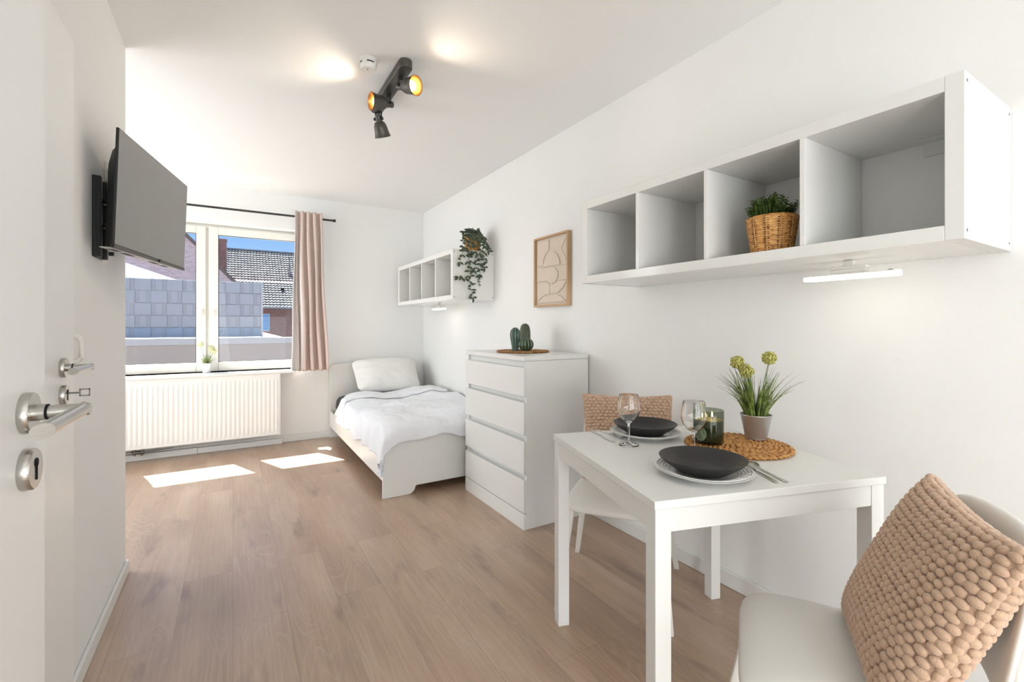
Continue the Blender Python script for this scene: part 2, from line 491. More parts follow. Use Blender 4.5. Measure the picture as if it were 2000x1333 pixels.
M_jute2 = weave_mat('seagrass_dark', srgb(160, 112, 66), srgb(190, 142, 90), srgb(100, 66, 38))
M_bask = weave_mat('basket_fibre', srgb(196, 142, 76), srgb(222, 172, 104), srgb(132, 84, 40), (50, 50, 120))
M_knit = mat('chunky_knit', srgb(203, 170, 143), 0.92, sheen=0.4, nvar=0.10, nscale=12, bump=0.7, bscale=420, bdist=0.002)
M_curt = mat('curtain_linen', srgb(212, 192, 182), 0.9, nvar=0.06, nscale=160, bump=0.3, bscale=300, bdist=0.001)

def leaf_mat(name, lo, hi, sc=9.0, rough=0.5):
    m = bpy.data.materials.new(name); m.use_nodes = True
    n = m.node_tree; L = n.links; b = n.nodes['Principled BSDF']
    tc = n.nodes.new('ShaderNodeTexCoord')
    nz = n.nodes.new('ShaderNodeTexNoise'); nz.inputs['Scale'].default_value = sc*10
    L.new(tc.outputs['Object'], nz.inputs[0])
    r = n.nodes.new('ShaderNodeValToRGB')
    r.color_ramp.elements[0].position = 0.35; r.color_ramp.elements[0].color = lo
    r.color_ramp.elements[1].position = 0.65; r.color_ramp.elements[1].color = hi
    L.new(nz.outputs[0], r.inputs[0]); L.new(r.outputs[0], b.inputs['Base Color'])
    b.inputs['Roughness'].default_value = rough
    return m
M_leafd = leaf_mat('trailing_leaf', srgb(40, 52, 40), srgb(80, 98, 72), 6)
M_herb = leaf_mat('boxwood_leaf', srgb(42, 66, 28), srgb(112, 142, 58), 7)
M_grass = leaf_mat('grass_blade', srgb(66, 84, 36), srgb(126, 146, 70), 4)
M_head = leaf_mat('allium_head', srgb(160, 156, 66), srgb(216, 212, 132), 12, 0.7)
M_headw = leaf_mat('allium_head_pale', srgb(220, 222, 170), srgb(244, 242, 215), 12, 0.7)

def cactus_mat(name, base, rib, ribs, dots=False):
    m = bpy.data.materials.new(name); m.use_nodes = True
    n = m.node_tree; L = n.links; b = n.nodes['Principled BSDF']
    tc = n.nodes.new('ShaderNodeTexCoord'); s = n.nodes.new('ShaderNodeSeparateXYZ'); L.new(tc.outputs['Object'], s.inputs[0])
    at = n.nodes.new('ShaderNodeMath'); at.operation = 'ARCTAN2'; L.new(s.outputs['Y'], at.inputs[0]); L.new(s.outputs['X'], at.inputs[1])
    mu = n.nodes.new('ShaderNodeMath'); mu.operation = 'MULTIPLY'; mu.inputs[1].default_value = ribs; L.new(at.outputs[0], mu.inputs[0])
    co = n.nodes.new('ShaderNodeMath'); co.operation = 'COSINE'; L.new(mu.outputs[0], co.inputs[0])
    r = n.nodes.new('ShaderNodeValToRGB'); r.color_ramp.elements[0].position = 0.72; r.color_ramp.elements[1].position = 0.95
    r.color_ramp.elements[0].color = (0, 0, 0, 1)
    L.new(co.outputs[0], r.inputs[0])
    fac = r.outputs[0]
    if dots:
        mz = n.nodes.new('ShaderNodeMath'); mz.operation = 'MULTIPLY'; mz.inputs[1].default_value = 700; L.new(s.outputs['Z'], mz.inputs[0])
        sz = n.nodes.new('ShaderNodeMath'); sz.operation = 'SINE'; L.new(mz.outputs[0], sz.inputs[0])
        rz = n.nodes.new('ShaderNodeValToRGB'); rz.color_ramp.elements[0].position = 0.3; rz.color_ramp.elements[1].position = 0.7
        L.new(sz.outputs[0], rz.inputs[0])
        mm = n.nodes.new('ShaderNodeMath'); mm.operation = 'MULTIPLY'; L.new(fac, mm.inputs[0]); L.new(rz.outputs[0], mm.inputs[1]); fac = mm.outputs[0]
    mx = n.nodes.new('ShaderNodeMix'); mx.data_type = 'RGBA'; mx.inputs[6].default_value = base; mx.inputs[7].default_value = rib
    L.new(fac, mx.inputs[0]); L.new(mx.outputs[2], b.inputs['Base Color'])
    b.inputs['Roughness'].default_value = 0.3
    return m

# ================================================================== the room
XR, YF, XL, ZC = 1.917, 5.16, -0.437, 2.5
YB, XA = -3.2, -2.4            # rear wall, alcove side wall
YW = 2.82                      # where the left wall ends
WX0, WX1, WZ0, WZ1 = -1.08, 0.66, 0.735, 2.155   # window opening

struct('floor', MB().box(XA-.1, XR+.12, YB-.12, YF+.21, -0.12, 0), M_floor, 'oak laminate floor in long grey-brown planks')
struct('ceiling', MB().box(XA-.1, XR+.12, YB-.12, YF+.21, ZC, ZC+.15), M_ceil, 'smooth white ceiling')
struct('wall_right', MB().box(XR, XR+.12, YB-.12, YF+.21, 0, ZC), M_wall, 'long white wall on the right with shelves and picture')
struct('wall_left', MB().box(XL-.12, XL, YB-.12, YW, 0, ZC), M_wall, 'white wall on the left carrying the television')
struct('wall_alcove', MB().box(XA, XL-.12, YW-.12, YW, 0, ZC), M_wall, 'white return wall behind the end of the left wall')
struct('wall_alcove_side', MB().box(XA-.1, XA, YW-.12, YF+.21, 0, ZC), M_wall, 'white side wall of the alcove left of the window')
struct('wall_rear', MB().box(XL, XR, YB-.12, YB, 0, ZC), M_wall, 'white wall behind the viewer')
wf = MB()
wf.box(XA, WX0, YF, YF+.21, 0, ZC); wf.box(WX1, XR, YF, YF+.21, 0, ZC)
wf.box(WX0, WX1, YF, YF+.21, 0, WZ0); wf.box(WX0, WX1, YF, YF+.21, WZ1, ZC)
struct('wall_far', wf, M_wall, 'white wall at the far end around the window')
# baseboards
def baseboard(name, x0, x1, y0, y1, h, label, axis):
    b = MB(); b.box(x0, x1, y0, y1, 0, h)
    return struct(name, b, M_trim, label, 'baseboard', bevel=0.004)
baseboard('baseboard_right', XR-.013, XR, YB, YF, .072, 'white baseboard along the right wall', 'y')
baseboard('baseboard_far', XA, XR, YF-.013, YF, .072, 'white baseboard under the window wall', 'x')
baseboard('baseboard_left', XL, XL+.013, YB, YW+.013, .062, 'white baseboard along the left wall', 'y')
baseboard('baseboard_alcove', XA, XL, YW, YW+.013, .062, 'white baseboard round the end of the left wall', 'x')
tp = MB(); tp.box(-0.8-.6, -0.28, YF-.052, YF-.014, 0, .055); tp.box(-0.279, 0.42, YF-.05, YF-.014, 0, .053)
struct('trim_1', tp, M_trim, 'white boxed pipe cover on the floor below the radiator', 'trim', bevel=0.003)

# window -----------------------------------------------------------
YG = 5.31
win = thing('window_1', 'white two-sash window with clear panes above the radiator', 'window', (-0.21, YG, WZ0))
win['kind'] = 'structure'
fr = MB()
t = .045
fr.box(WX0, WX1, YG+.006, YG+.06, WZ0, WZ0+t); fr.box(WX0, WX1, YG+.006, YG+.06, WZ1-t, WZ1)
fr.box(WX0, WX0+t, YG+.006, YG+.06, WZ0+t, WZ1-t); fr.box(WX1-t, WX1, YG+.006, YG+.06, WZ0+t, WZ1-t)
fr.box(-.235, -.187, YG+.006, YG+.06, WZ0+t, WZ1-t)
obj('frame', fr, M_upvc, win, bevel=.004)
GZ0, GZ1 = .824, 2.06
for (gx0, gx1, sx0, sx1, hx, lab) in ((-.985, -.299, -1.055, -.222, -.2595, 'left'), (-.122, .562, -.200, .635, -.1615, 'right')):
    sh = MB(); s0, s1 = WZ0+.0008, WZ1-.022
    sh.box(sx0, gx0, YG-.02, YG+.045, s0, s1); sh.box(gx1, sx1, YG-.02, YG+.045, s0, s1)
    sh.box(gx0, gx1, YG-.02, YG+.045, s0, GZ0); sh.box(gx0, gx1, YG-.02, YG+.045, GZ1, s1)
    sash = obj('sash', sh, M_upvc, win, bevel=.005)
    se = MB(); d = .005
    se.box(gx0, gx0+d, YG-.012, YG-.004, GZ0, GZ1); se.box(gx1-d, gx1, YG-.012, YG-.004, GZ0, GZ1)
    se.box(gx0+d, gx1-d, YG-.012, YG-.004, GZ0, GZ0+d); se.box(gx0+d, gx1-d, YG-.012, YG-.004, GZ1-d, GZ1)
    obj('seal', se, M_seal, sash, label='dark rubber seal around the pane')
    obj('pane', MB().box(gx0, gx1, YG+.006, YG+.010, GZ0, GZ1), M_glass, sash)
    h = MB()
    h.box(hx-.014, hx+.014, YG-.03, YG-.02, 1.275, 1.345)
    h.cyl((hx, YG-.03, 1.325), (hx, YG-.062, 1.325), .009)
    h.tube([(hx, YG-.058, 1.332), (hx, YG-.062, 1.31), (hx+.002, YG-.060, 1.25), (hx+.004, YG-.055, 1.20)], [.010, .010, .009, .008], 10)
    obj('handle', h, M_upvc, sash, smooth=50, label='white window handle pointing down')
sl = MB(); sl.box(WX0, WX1, YF, YG+.01, WZ0-.022, WZ0); sl.box(-1.25, .53, YF-.192, YF, WZ0-.022, WZ0)
struct('trim_2', sl, M_trim, 'white window sill board over the radiator', 'window sill', bevel=.004)

# radiator ---------------------------------------------------------
rad = thing('radiator', 'white ribbed panel radiator mounted under the window', 'radiator', (-.2, 5.07, .10))
RX0, RX1, RZ0, RZ1, RY = -1.20, .395, .112, .7125, 4.98
pn = MB()
nr = 44
def radpt(u, v, yy=RY):
    x = RX0+.012+(RX1-RX0-.024)*u
    z = RZ0+.012+(RZ1-RZ0-.03)*v
    ph = (u*nr) % 1.0
    rib = max(0.0, math.sin(PI*min(1, max(0, (ph-.15)/.7))))**.6 if .15 < ph < .85 else 0
    e = min(1.0, max(0.0, (min(v, 1-v)-.045)/.035)); eu = 1.0 if 0.4/nr < u < 1-.4/nr else 0
    return (x, yy-.0042*rib*e*eu, z)
pn.grid(nr*10, 40, radpt)
pn.box(RX0+.012, RX1-.012, RY+.001, RY+.012, RZ0+.012, RZ1-.018)
obj('front_panel', pn, M_rad, rad, smooth=60)
obj('back_panel', MB().box(RX0+.02, RX1-.02, RY+.085, RY+.098, RZ0+.012, RZ1-.02), M_rad, rad)
g = MB()
for k in range(1, 118):
    x = RX0+.02+(RX1-RX0-.04)*k/118
    g.box(x-.0025, x+.0025, RY+.014, RY+.092, RZ1-.010, RZ1-.003)
g.box(RX0+.01, RX1-.01, RY-.004, RY+.012, RZ1-.018, RZ1); g.box(RX0+.01, RX1-.01, RY+.088, RY+.1, RZ1-.018, RZ1)
g.box(RX0+.012, RX1-.012, RY+.014, RY+.088, RZ1-.02, RZ1-.011)
obj('top_grille', g, M_rad, rad)
for nm, x0, x1 in (('side_panel', RX0, RX0+.01), ('side_panel', RX1-.01, RX1)):
    obj(nm, MB().box(x0, x1, RY-.004, RY+.1, RZ0, RZ1), M_rad, rad, bevel=.004)
for x in (-.9, .1): obj('wall_bracket', MB().box(x-.02, x+.02, RY+.098, YF-.002, .2, .6), M_rad, rad)
vv = MB()
vv.cyl((-.72, RY+.05, .114), (-.72, RY+.05, .062), .009); vv.cyl((-.67, RY+.05, .114), (-.67, RY+.05, .062), .009)
vv.cyl((-.74, RY+.05, .088), (-.65, RY+.05, .088), .013); vv.cyl((-.72, RY+.05, .07), (-.72, RY+.13, .062), .008); vv.cyl((-.67, RY+.05, .07), (-.67, RY+.13, .062), .008)
vv.cyl((-.645, RY+.05, .088), (-.45, RY+.06, .095), .003)
obj('valve', vv, M_dsteel, rad, smooth=40, label='metal connection valve under the radiator')

# doors ------------------------------------------------------------
def door(n, x, y0, y1, ztop, yh, label, hl, xwall=None):
    d = thing(n, label, 'door', (x-.02, y0, 0)); d['kind'] = 'structure'
    obj('door_leaf', MB().box(x-.04, x, y0, y1, .006, ztop), M_door, d, bevel=.003)
    zc = 1.068
    rs = MB()
    Mx = lambda z, xx: Matrix.Translation((xx, yh, z)) @ Matrix.Rotation(PI/2, 4, 'Y')
    rs.lathe([(0, 0), (.0255, 0), (.0262, .002), (.0262, .0085), (.025, .0105), (0, .0105)], M=Mx(zc, x), seg=64)
    ro = obj('rosette', rs, M_steel, d, smooth=40, label='round brushed steel handle rose')
    lv = MB()
    lv.lathe([(.0105, 0), (.0105, .012), (.0095, .013)], M=Mx(zc, x+.009), seg=32)
    lv.lathe([(.0082, 0), (.0082, .046)], M=Mx(zc, x+.018), seg=32)
    # mitred lever running back toward the hinge side
    seg = 40; L0, L1 = yh+.012, yh-.150; r = .0086; xx = x+.056
    vs = []; fs = []
    for yy, s in ((L0, -1.0), (L1, .75)):
        for k in range(seg):
            a = 2*PI*k/seg
            vs.append((xx+r*math.cos(a), yy+s*r*math.cos(a)*1.1, zc+r*math.sin(a)))
    for k in range(seg):
        fs.append((k, (k+1) % seg, seg+(k+1) % seg, seg+k))
    fs.append(tuple(range(seg))); fs.append(tuple(range(2*seg-1, seg-1, -1)))
    lv.add(vs, fs)
    obj('lever', lv, M_steel, d, smooth=40, label='brushed steel lever with slanted ends')
    ring = MB(); ring.lathe([(.0085, 0), (.0100, 0), (.0100, .002), (.0085, .002), (.0085, 0)], M=Mx(zc, x+.0215), seg=32, cap=False)
    obj('collar', ring, M_void, ro, smooth=40)
    es = MB(); z2 = zc-.072
    es.lathe([(0, 0), (.0255, 0), (.0262, .002), (.0262, .0095), (.0245, .012), (0, .012)], M=Mx(z2, x), seg=64)
    eo = obj('lock_rose', es, M_steel, d, smooth=40, label='round steel lock rose with profile keyhole')
    kh = MB()
    kh.lathe([(0, 0), (.0056, 0), (.0056, .0008), (0, .0008)], M=Mx(z2+.008, x+.0122), seg=24)
    kh.box(x+.0122, x+.013, yh-.0021, yh+.0021, z2-.014, z2+.008)
    obj('keyhole', kh, M_void, eo, smooth=40, label='black keyhole slot')
    return d, zc-.072
door('door_1', -.228, .05, .903, 2.0, .822, 'nearest white door leaf standing open, with large steel lever handle', 'near')
_, zk = door('door_2', -.387, .93, 1.768, 1.985, 1.654, 'second white door leaf beyond the first, key in its lock', 'far')
kk = thing('key', 'small metal key sticking out of the lock of the second door', 'key', (-.373, 1.654, zk+.004))
b = MB(); b.cyl((-.376, 1.654, zk+.004), (-.352, 1.654, zk+.004), .0022, seg=12)
b.box(-.3765, -.374, 1.6525, 1.6555, zk-.010, zk+.014)
obj('blade', b, M_dsteel, kk, smooth=40)
bw = MB()
for (a0, a1, z0, z1) in ((-.352, -.330, zk+.011, zk+.014), (-.352, -.330, zk-.006, zk-.003), (-.352, -.349, zk-.006, zk+.014), (-.333, -.330, zk-.006, zk+.014)):
    bw.box(a0, a1, 1.6525, 1.6555, z0, z1)
obj('bow', bw, M_dsteel, kk)

hk = MB()
pts = [(-.433, 1.955, 1.146), (-.418, 1.955, 1.144), (-.412, 1.955, 1.134), (-.410, 1.955, 1.105), (-.412, 1.955, 1.078), (-.418, 1.955, 1.068), (-.433, 1.955, 1.066)]
hk.tube(pts, [.009, .008, .007, .007, .007, .008, .009], 12)
hk.box(-.437, -.430, 1.940, 1.970, 1.055, 1.160)
tag(obj('wall_bracket', hk, M_plast, smooth=50), 'small white curved plastic bracket on left wall just beyond second door', 'bracket')

# ceiling fixtures ---------------------------------------------------
sm = thing('smoke_detector', 'small round white smoke detector on ceiling beside the spotlight bar', 'smoke detector', (.575, 2.32, ZC))
def zc_(r, z): return (r, -z)
b = MB(); b.lathe([(0, 0), (.041, 0), (.042, -.009), (.040, -.011), (0, -.011)], c=(.575, 2.32, ZC), seg=56)
obj('base', b, M_plast, sm, smooth=40)
b = MB(); b.lathe([(.039, -.012), (.039, -.030), (.037, -.034), (.037, -.044), (.033, -.050), (0, -.053)], c=(.575, 2.32, ZC), seg=56)
obj('cap', b, M_plast, sm, smooth=40)
for k in range(4):
    b = MB(); a0 = k*PI/2-2.0
    b.grid(8, 1, lambda u, v, a0=a0: (.575+.0393*math.cos(a0+u*.9), 2.32+.0393*math.sin(a0+u*.9), ZC-.0195-.007*v))
    obj('vent_slot', b, M_seal, sm, label='dark vent slot', solid=.001)
b = MB(); b.lathe([(0, -.0522), (.003, -.0522), (.003, -.0545), (0, -.0545)], c=(.575-.006, 2.32-.010, ZC), seg=12)
obj('indicator', b, M_seal, sm)

sp = thing('ceiling_spotlight', 'dark grey ceiling bar with three adjustable spot heads', 'ceiling light', (.73, 2.5, ZC))
bar = MB()
BX, BY0, BY1, BW = .735, 2.20, 2.80, .033
poly = []
for k in range(17): a = PI+PI*k/16; poly.append((BX+BW*math.cos(a), BY0+BW+BW*math.sin(a)))
for k in range(17): a = PI*k/16; poly.append((BX+BW*math.cos(a), BY1-BW+BW*math.sin(a)))
bar.prism(poly, ZC-.042, ZC-.0005, lambda p, q, h: (p, q, h))
obj('ceiling_bar', bar, M_gun, sp, bevel=.004, smooth=50)
def head(py, dirv, lit=True):
    dirv = Vector(dirv).normalized()
    piv = Vector((BX, py, ZC-.098))
    y = MB()
    y.cyl((BX, py, ZC-.042), (BX, py, ZC-.062), .013)
    side = dirv.cross(Vector((0, 0, 1)))
    if side.length < .1: side = Vector((1, 0, 0))
    side.normalize()
    for s in (-1, 1):
        p = piv+side*.019*s
        y.cyl(Vector((BX, py, ZC-.060))+side*.019*s, p, .0042, seg=10)
        y.cyl(p-side*.002*s, p+side*.009*s, .009, seg=16)
    y.cyl(Vector((BX, py, ZC-.060))-side*.022, Vector((BX, py, ZC-.060))+side*.022, .0055, seg=12)
    obj('yoke', y, M_black, sp, smooth=40, label='black swivel joint')
    M = Matrix.Translation(piv-dirv*.012) @ dirv.to_track_quat('Z', 'Y').to_matrix().to_4x4()
    h = MB()
    h.lathe([(0, -.012), (.015, -.012), (.017, -.006), (.017, .016), (.020, .018), (.020, .026), (.030, .034), (.037, .052), (.041, .085), (.046, .108), (.0475, .110), (.0475, .113), (.0455, .113)], M=M, seg=56, cap=False)
    ho = obj('spot_head', h, M_gun, sp, smooth=40)
    h = MB(); h.lathe([(0, .034), (.026, .036), (.034, .054), (.038, .085), (.043, .107), (.0460, .1132)], M=M, seg=56, cap=False)
    obj('reflector', h, M_gold, ho, smooth=60, label='golden inside of the spot shade')
    h = MB(); h.lathe([(0, .046), (.018, .050), (.026, .066), (.0265, .080), (.022, .092), (.012, .098), (0, .100)], M=M, seg=32)
    obj('bulb', h, M_bulb, ho, smooth=60, label='glowing bulb')
    ld = bpy.data.lights.new('spot_lamp', 'SPOT'); ld.energy = 4.5; ld.color = (1.0, .84, .66); ld.spot_size = math.radians(120); ld.spot_blend = .7; ld.shadow_soft_size = .03
    lo = bpy.data.objects.new('spot_lamp', ld); COL.objects.link(lo)
    lo.location = piv+dirv*.095; lo.rotation_euler = dirv.to_track_quat('-Z', 'Y').to_euler()
head(2.30, (.52, -.93, -.22))
head(2.52, (-.86, -.08, -.10))
head(2.73, (.36, .36, -.85))

# television ---------------------------------------------------------
def rotM(loc, yaw, tilt):
    w = Vector((math.sin(yaw), math.cos(yaw), 0)); n0 = Vector((math.cos(yaw), -math.sin(yaw), 0))
    up = Vector((0, 0, 1))*math.cos(tilt)+n0*math.sin(tilt)
    n = w.cross(up)                       # toward the room
    if n.x < 0: n = -n
    return Matrix(((w.x, up.x, n.x, loc[0]), (w.y, up.y, n.y, loc[1]), (w.z, up.z, n.z, loc[2]), (0, 0, 0, 1)))
tv = thing('television', 'flat screen television angled out from left wall on a bracket', 'television', (-.437, 2.3, 1.45))
MT = rotM((-.277, 2.468, 1.669), .205, .035)
TW, TH = .365, .2125
b = MB(); b.box(-TW, TW, -TH, TH, -.010, -.0006, MT); obj('housing', b, M_blackp, tv, bevel=.003)
b = MB(); b.box(-TW+.004, TW-.004, -TH+.012, TH-.004, -.0008, .0006, MT); obj('screen', b, M_screen, tv, label='dark screen with the room reflection painted in grey')
b = MB(); b.box(-TW+.002, TW-.002, -TH-.002, -TH+.010, -.012, .003, MT); ch = obj('lower_bezel', b, M_gun, tv, bevel=.002)
b = MB(); b.lathe([(0, 0), (.005, 0), (.006, .006), (0, .007)], M=MT @ Matrix.Translation((0.03, -TH+.004, .003)), seg=16); obj('sensor', b, M_blackp, ch, smooth=40)
b = MB()
poly = [(-TW+.02, TH-.10), (-TW+.05, TH-.03), (TW-.05, TH-.03), (TW-.02, TH-.10), (TW-.02, -TH+.002), (-TW+.02, -TH+.002)]
n0 = len(b.v)
def back(p, q, h):
    k = 1-.14*(h > .5)
    return MT @ Vector((p*k, q*(1.0 if q < 0 else k), -.010-.045*h))
b.prism(poly, 0, 1, back)
bk = obj('back_cover', b, M_blackp, tv, bevel=.004)
b = MB(); b.box(-TW+.03, TW-.04, -TH-.0005, -TH+.003, -.054, -.012, MT)
obj('bottom_strip', b, M_silver, bk, label='pale speaker strip on the underside')
for (a0, a1) in ((-.20, -.12), (-.30, -.24), (.05, .13), (.18, .24)):
    b = MB(); b.box(a0, a1, -TH-.0015, -TH, -.045, -.026, MT); obj('vent', b, M_seal, bk)
b = MB(); b.box(-.437, -.424, 2.21, 2.33, 1.432, 1.728); b.box(-.437, -.412, 2.212, 2.236, 1.432, 1.728); b.box(-.437, -.412, 2.304, 2.33, 1.432, 1.728)
wp = obj('wall_plate', b, M_blackp, tv, bevel=.003, label='black wall plate of the bracket')
b = MB()
e0 = Vector((-.42, 2.27, 1.60)); e1 = MT @ Vector((0, -.02, -.055))
mid = Vector((-.38, 2.36, 1.60))
for dz in (-.045, .045):
    b.tube([e0+Vector((0, 0, dz)), mid+Vector((0, 0, dz)), e1+Vector((0, 0, dz))], .011, 8)
for dz in (-.07, .07): b.box(-.05, .05, dz-.03, dz+.03, -.075, -.054, MT)
b.box(-.06, -.03, -.12, .10, -.075, -.054, MT); b.box(.03, .06, -.12, .10, -.075, -.054, MT)
obj('bracket_arm', b, M_black, tv, smooth=40)
so = thing('wall_socket', 'white wall socket with plug behind the top of the television', 'socket', (XL, 2.44, 1.80))
obj('cover_plate', MB().box(XL, XL+.010, 2.40, 2.48, 1.755, 1.835), M_plast, so, bevel=.003)
b = MB(); b.cyl((XL+.010, 2.44, 1.795), (XL+.028, 2.44, 1.795), .017); b.cyl((XL+.028, 2.44, 1.795), (XL+.034, 2.44, 1.795), .012)
obj('plug', b, M_blackp, so, smooth=40, label='black plug')
so = thing('cable_outlet', 'round white cable outlet on left wall below the television bracket', 'socket', (XL, 2.40, 1.47))
b = MB(); b.lathe([(0, 0), (.040, 0), (.040, .008), (.036, .014), (0, .016)], M=Matrix.Translation((XL, 2.395, 1.468)) @ Matrix.Rotation(PI/2, 4, 'Y'), seg=40)
obj('cover_plate', b, M_plast, so, smooth=40)
b = MB(); b.cyl((XL+.014, 2.395, 1.465), (XL+.030, 2.395, 1.465), .008); obj('connector', b, M_blackp, so, smooth=40)

# ================================================================== curtains
rod = thing('curtain_rod', 'thin dark grey curtain rod above the window', 'curtain rod', (-.2, 5.06, 2.25))
obj('rod', MB().cyl((-1.45, 5.07, 2.275), (.895, 5.07, 2.275), .0098), M_black, rod, smooth=40)
for x0, x1 in ((.895, .918), (-1.47, -1.45)):
    b = MB(); b.cyl((x0, 5.07, 2.275), (x1, 5.07, 2.275), .0145); obj('end_cap', b, M_black, rod, smooth=40)
for x in (-1.38, .66):
    b = MB(); b.box(x-.008, x+.008, 5.065, YF-.001, 2.245, 2.262); b.box(x-.012, x+.012, YF-.006, YF-.001, 2.22, 2.29); b.box(x-.01, x+.01, 5.055, 5.085, 2.245, 2.266)
    obj('bracket', b, M_black, rod)
def curtain(name, xt0, xt1, xb0, xb1, label, lin_side, nf=4):
    c = thing(name, label, 'curtain', ((xt0+xt1)/2, 5.07, .73))
    def sheet(u, v, off=0.0, du=0.0):
        z = 2.322-(2.322-.722)*v
        g = v**1.3
        x0 = xt0+(xb0-xt0)*g; x1 = xt1+(xb1-xt1)*g
        uu = u+du
        ph = 2*PI*nf*u
        x = x0+(x1-x0)*(uu+.022*math.sin(2*ph+.6))+.004*math.sin(9*v+u*7)
        amp = .024+.012*v
        y = 5.026+amp*math.sin(ph+.35*math.sin(3.1*v+1)*v-1.2)+off+.006*math.sin(6*u+5*v)
        return (x, y, z)
    obj('fabric', MB().grid(120, 50, lambda u, v: sheet(u, v)), M_curt, c, smooth=80, solid=.003)
    lw = .10*lin_side
    def lin(u, v):
        p = sheet(u, v, .012)
        k = max(0, 1-(u if lin_side > 0 else 1-u)/.3)
        return (p[0]-lin_side*k*(.010+.055*v**1.3), p[1]+.004*k, p[2]+.006)
    obj('lining', MB().grid(120, 50, lin), M_slate, c, smooth=80, solid=.002, label='white lining on the window side')
    return c
curtain('curtain', .533, .772, .548, .838, 'beige curtain gathered at the right side of the window', 1)
curtain('curtain', -1.16, -.875, -1.16, -.845, 'curtain at the left side of the window, only its white edge showing', -1)

# ================================================================== potted flowers
def grass_pot(name, label, x, y, z, rb, rt, h, potmat, heads, blades, bl, headr, hmat, seed, group=None, rim=True):
    rnd = random.Random(seed)
    t = thing(name, label, 'potted plant', (x, y, z))
    p = MB()
    th = .0025
    p.lathe([(0, 0), (rb, 0), (rb, .006), (rb+.0012, .008), (rb+.0012, .011), (rb+(rt-rb)*.15, h*.15), (rt-.0008, h-.004), (rt+.0012, h-.002), (rt+.0008, h), (rt-th, h), (rb-th, .008), (0, .008)], c=(x, y, z), seg=56)
    obj('pot', p, potmat, t, smooth=35)
    obj('soil', MB().lathe([(0, h-.018), (rt-.004, h-.018), (rt-.004, h-.014), (0, h-.012)], c=(x, y, z), seg=32), M_soil, t, smooth=40)
    g = MB()
    for i in range(blades):
        a = rnd.uniform(0, 2*PI); r0 = rnd.uniform(0, rt*.65)
        L = bl*rnd.uniform(.45, 1.0); lean = rnd.uniform(.08, 1.0)**1.2
        pts = []; rr = []
        px_, py_, pz_ = x+r0*math.cos(a), y+r0*math.sin(a), z+h-.015
        ang = .10+lean*.45
        n = 9
        for k in range(n):
            pts.append((px_, py_, pz_))
            rr.append(.0030*(1-(k/(n-1))**1.6)*(bl/.2)+.0004)
            st = L/(n-1)
            ang2 = ang+lean*.9*(k/(n-1))**1.4
            px_ += math.cos(a)*math.sin(ang2)*st; py_ += math.sin(a)*math.sin(ang2)*st; pz_ += math.cos(ang2)*st
        g.tube(pts, rr, 5, flat=.35)
    obj('grass_leaves', g, M_grass, t, smooth=60)
    for (hx, hy, hz) in heads:
        s = MB()
        s.tube([(x+(hx-x)*.12, y+(hy-y)*.12, z+h-.015), (x+(hx-x)*.6, y+(hy-y)*.6, z+h+(hz-z-h)*.55), (hx, hy, hz-headr*.6)], .0016, 6)
        so_ = obj('stem', s, M_stem, t, smooth=60)
        f = MB()
        N = 150
        for k in range(N):
            zz = 1-2*(k+.5)/N; ra = math.sqrt(1-zz*zz); a = k*2.39996+rnd.uniform(-.1, .1)
            d = Vector((ra*math.cos(a), ra*math.sin(a), zz)).normalized()
            R = headr*rnd.uniform(.82, 1.05)
            q0 = Vector((hx, hy, hz))+d*headr*.35; q1 = Vector((hx, hy, hz))+d*R
            f.tube([q0, q0.lerp(q1, .7), q1], [headr*.03, headr*.045, headr*.11], 5)
        f.lathe([(0, -headr*.5), (headr*.45, -headr*.2), (headr*.45, headr*.2), (0, headr*.5)], c=(hx, hy, hz), seg=12)
        obj('flower_head', f, hmat, t, smooth=60)
    return t
grass_pot('potted_flower', 'small white pot of pale round flowers on the window sill', -.214, 5.205, WZ0, .032, .043, .088, M_wpot,
          [(-.262, 5.19, 1.005), (-.175, 5.21, .965), (-.16, 5.215, .935)], 70, .115, .030, M_headw, 3)

# ================================================================== bed
bed = thing('bed', 'white single bed frame with rounded headboard against the far corner', 'bed', (1.39, 4.1, 0))
BX0, BX1 = .868, 1.875
def board(y0, y1, z1, rad, cut, name, label=None):
    """board in the xz plane, rounded upper corners, cut-out below"""
    poly = [(BX0, 0)]
    poly += [(BX0, z1-rad)]
    for k in range(1, 10):
        a = PI-(PI/2)*k/9; poly.append((BX0+rad+rad*math.cos(a), z1-rad+rad*math.sin(a)))
    for k in range(0, 10):
        a = PI/2-(PI/2)*k/9; poly.append((BX1-rad+rad*math.cos(a), z1-rad+rad*math.sin(a)))
    poly += [(BX1, 0)]
    if cut:
        poly += [(BX1-.18, 0)]
        for k in range(1, 8): a = (PI/2)*k/8; poly.append((BX1-.18-.05*math.sin(a), .055*(1-math.cos(a))))
        poly += [(BX1-.235, .055), (BX0+.235, .055)]
        for k in range(7, 0, -1): a = (PI/2)*k/8; poly.append((BX0+.18+.05*math.sin(a), .055*(1-math.cos(a))))
        poly += [(BX0+.18, 0)]
    b = MB(); b.prism(poly, y0, y1, lambda p, q, h: (p, h, q))
    return obj(name, b, M_white, bed, bevel=.003, label=label)
board(5.108, 5.138, .775, .07, True, 'headboard')
board(3.112, 3.134, .425, .012, True, 'footboard')
for x0 in (BX0+.002, BX1-.024):
    obj('side_rail', MB().box(x0, x0+.022, 3.134, 5.108, .115, .275), M_white, bed, bevel=.003)
b = MB()
for k in range(18): b.box(BX0+.024, BX1-.024, 3.18+k*.107, 3.25+k*.107, .20, .215)
obj('slats', b, M_woodf, bed)
b = MB(); b.pad(lambda p, q, h: (BX0+.024+.4795+p*.476, 4.120+q*.978, .345+.118*h), ex=14, N=96, R=10, edge=14, hp=.4)
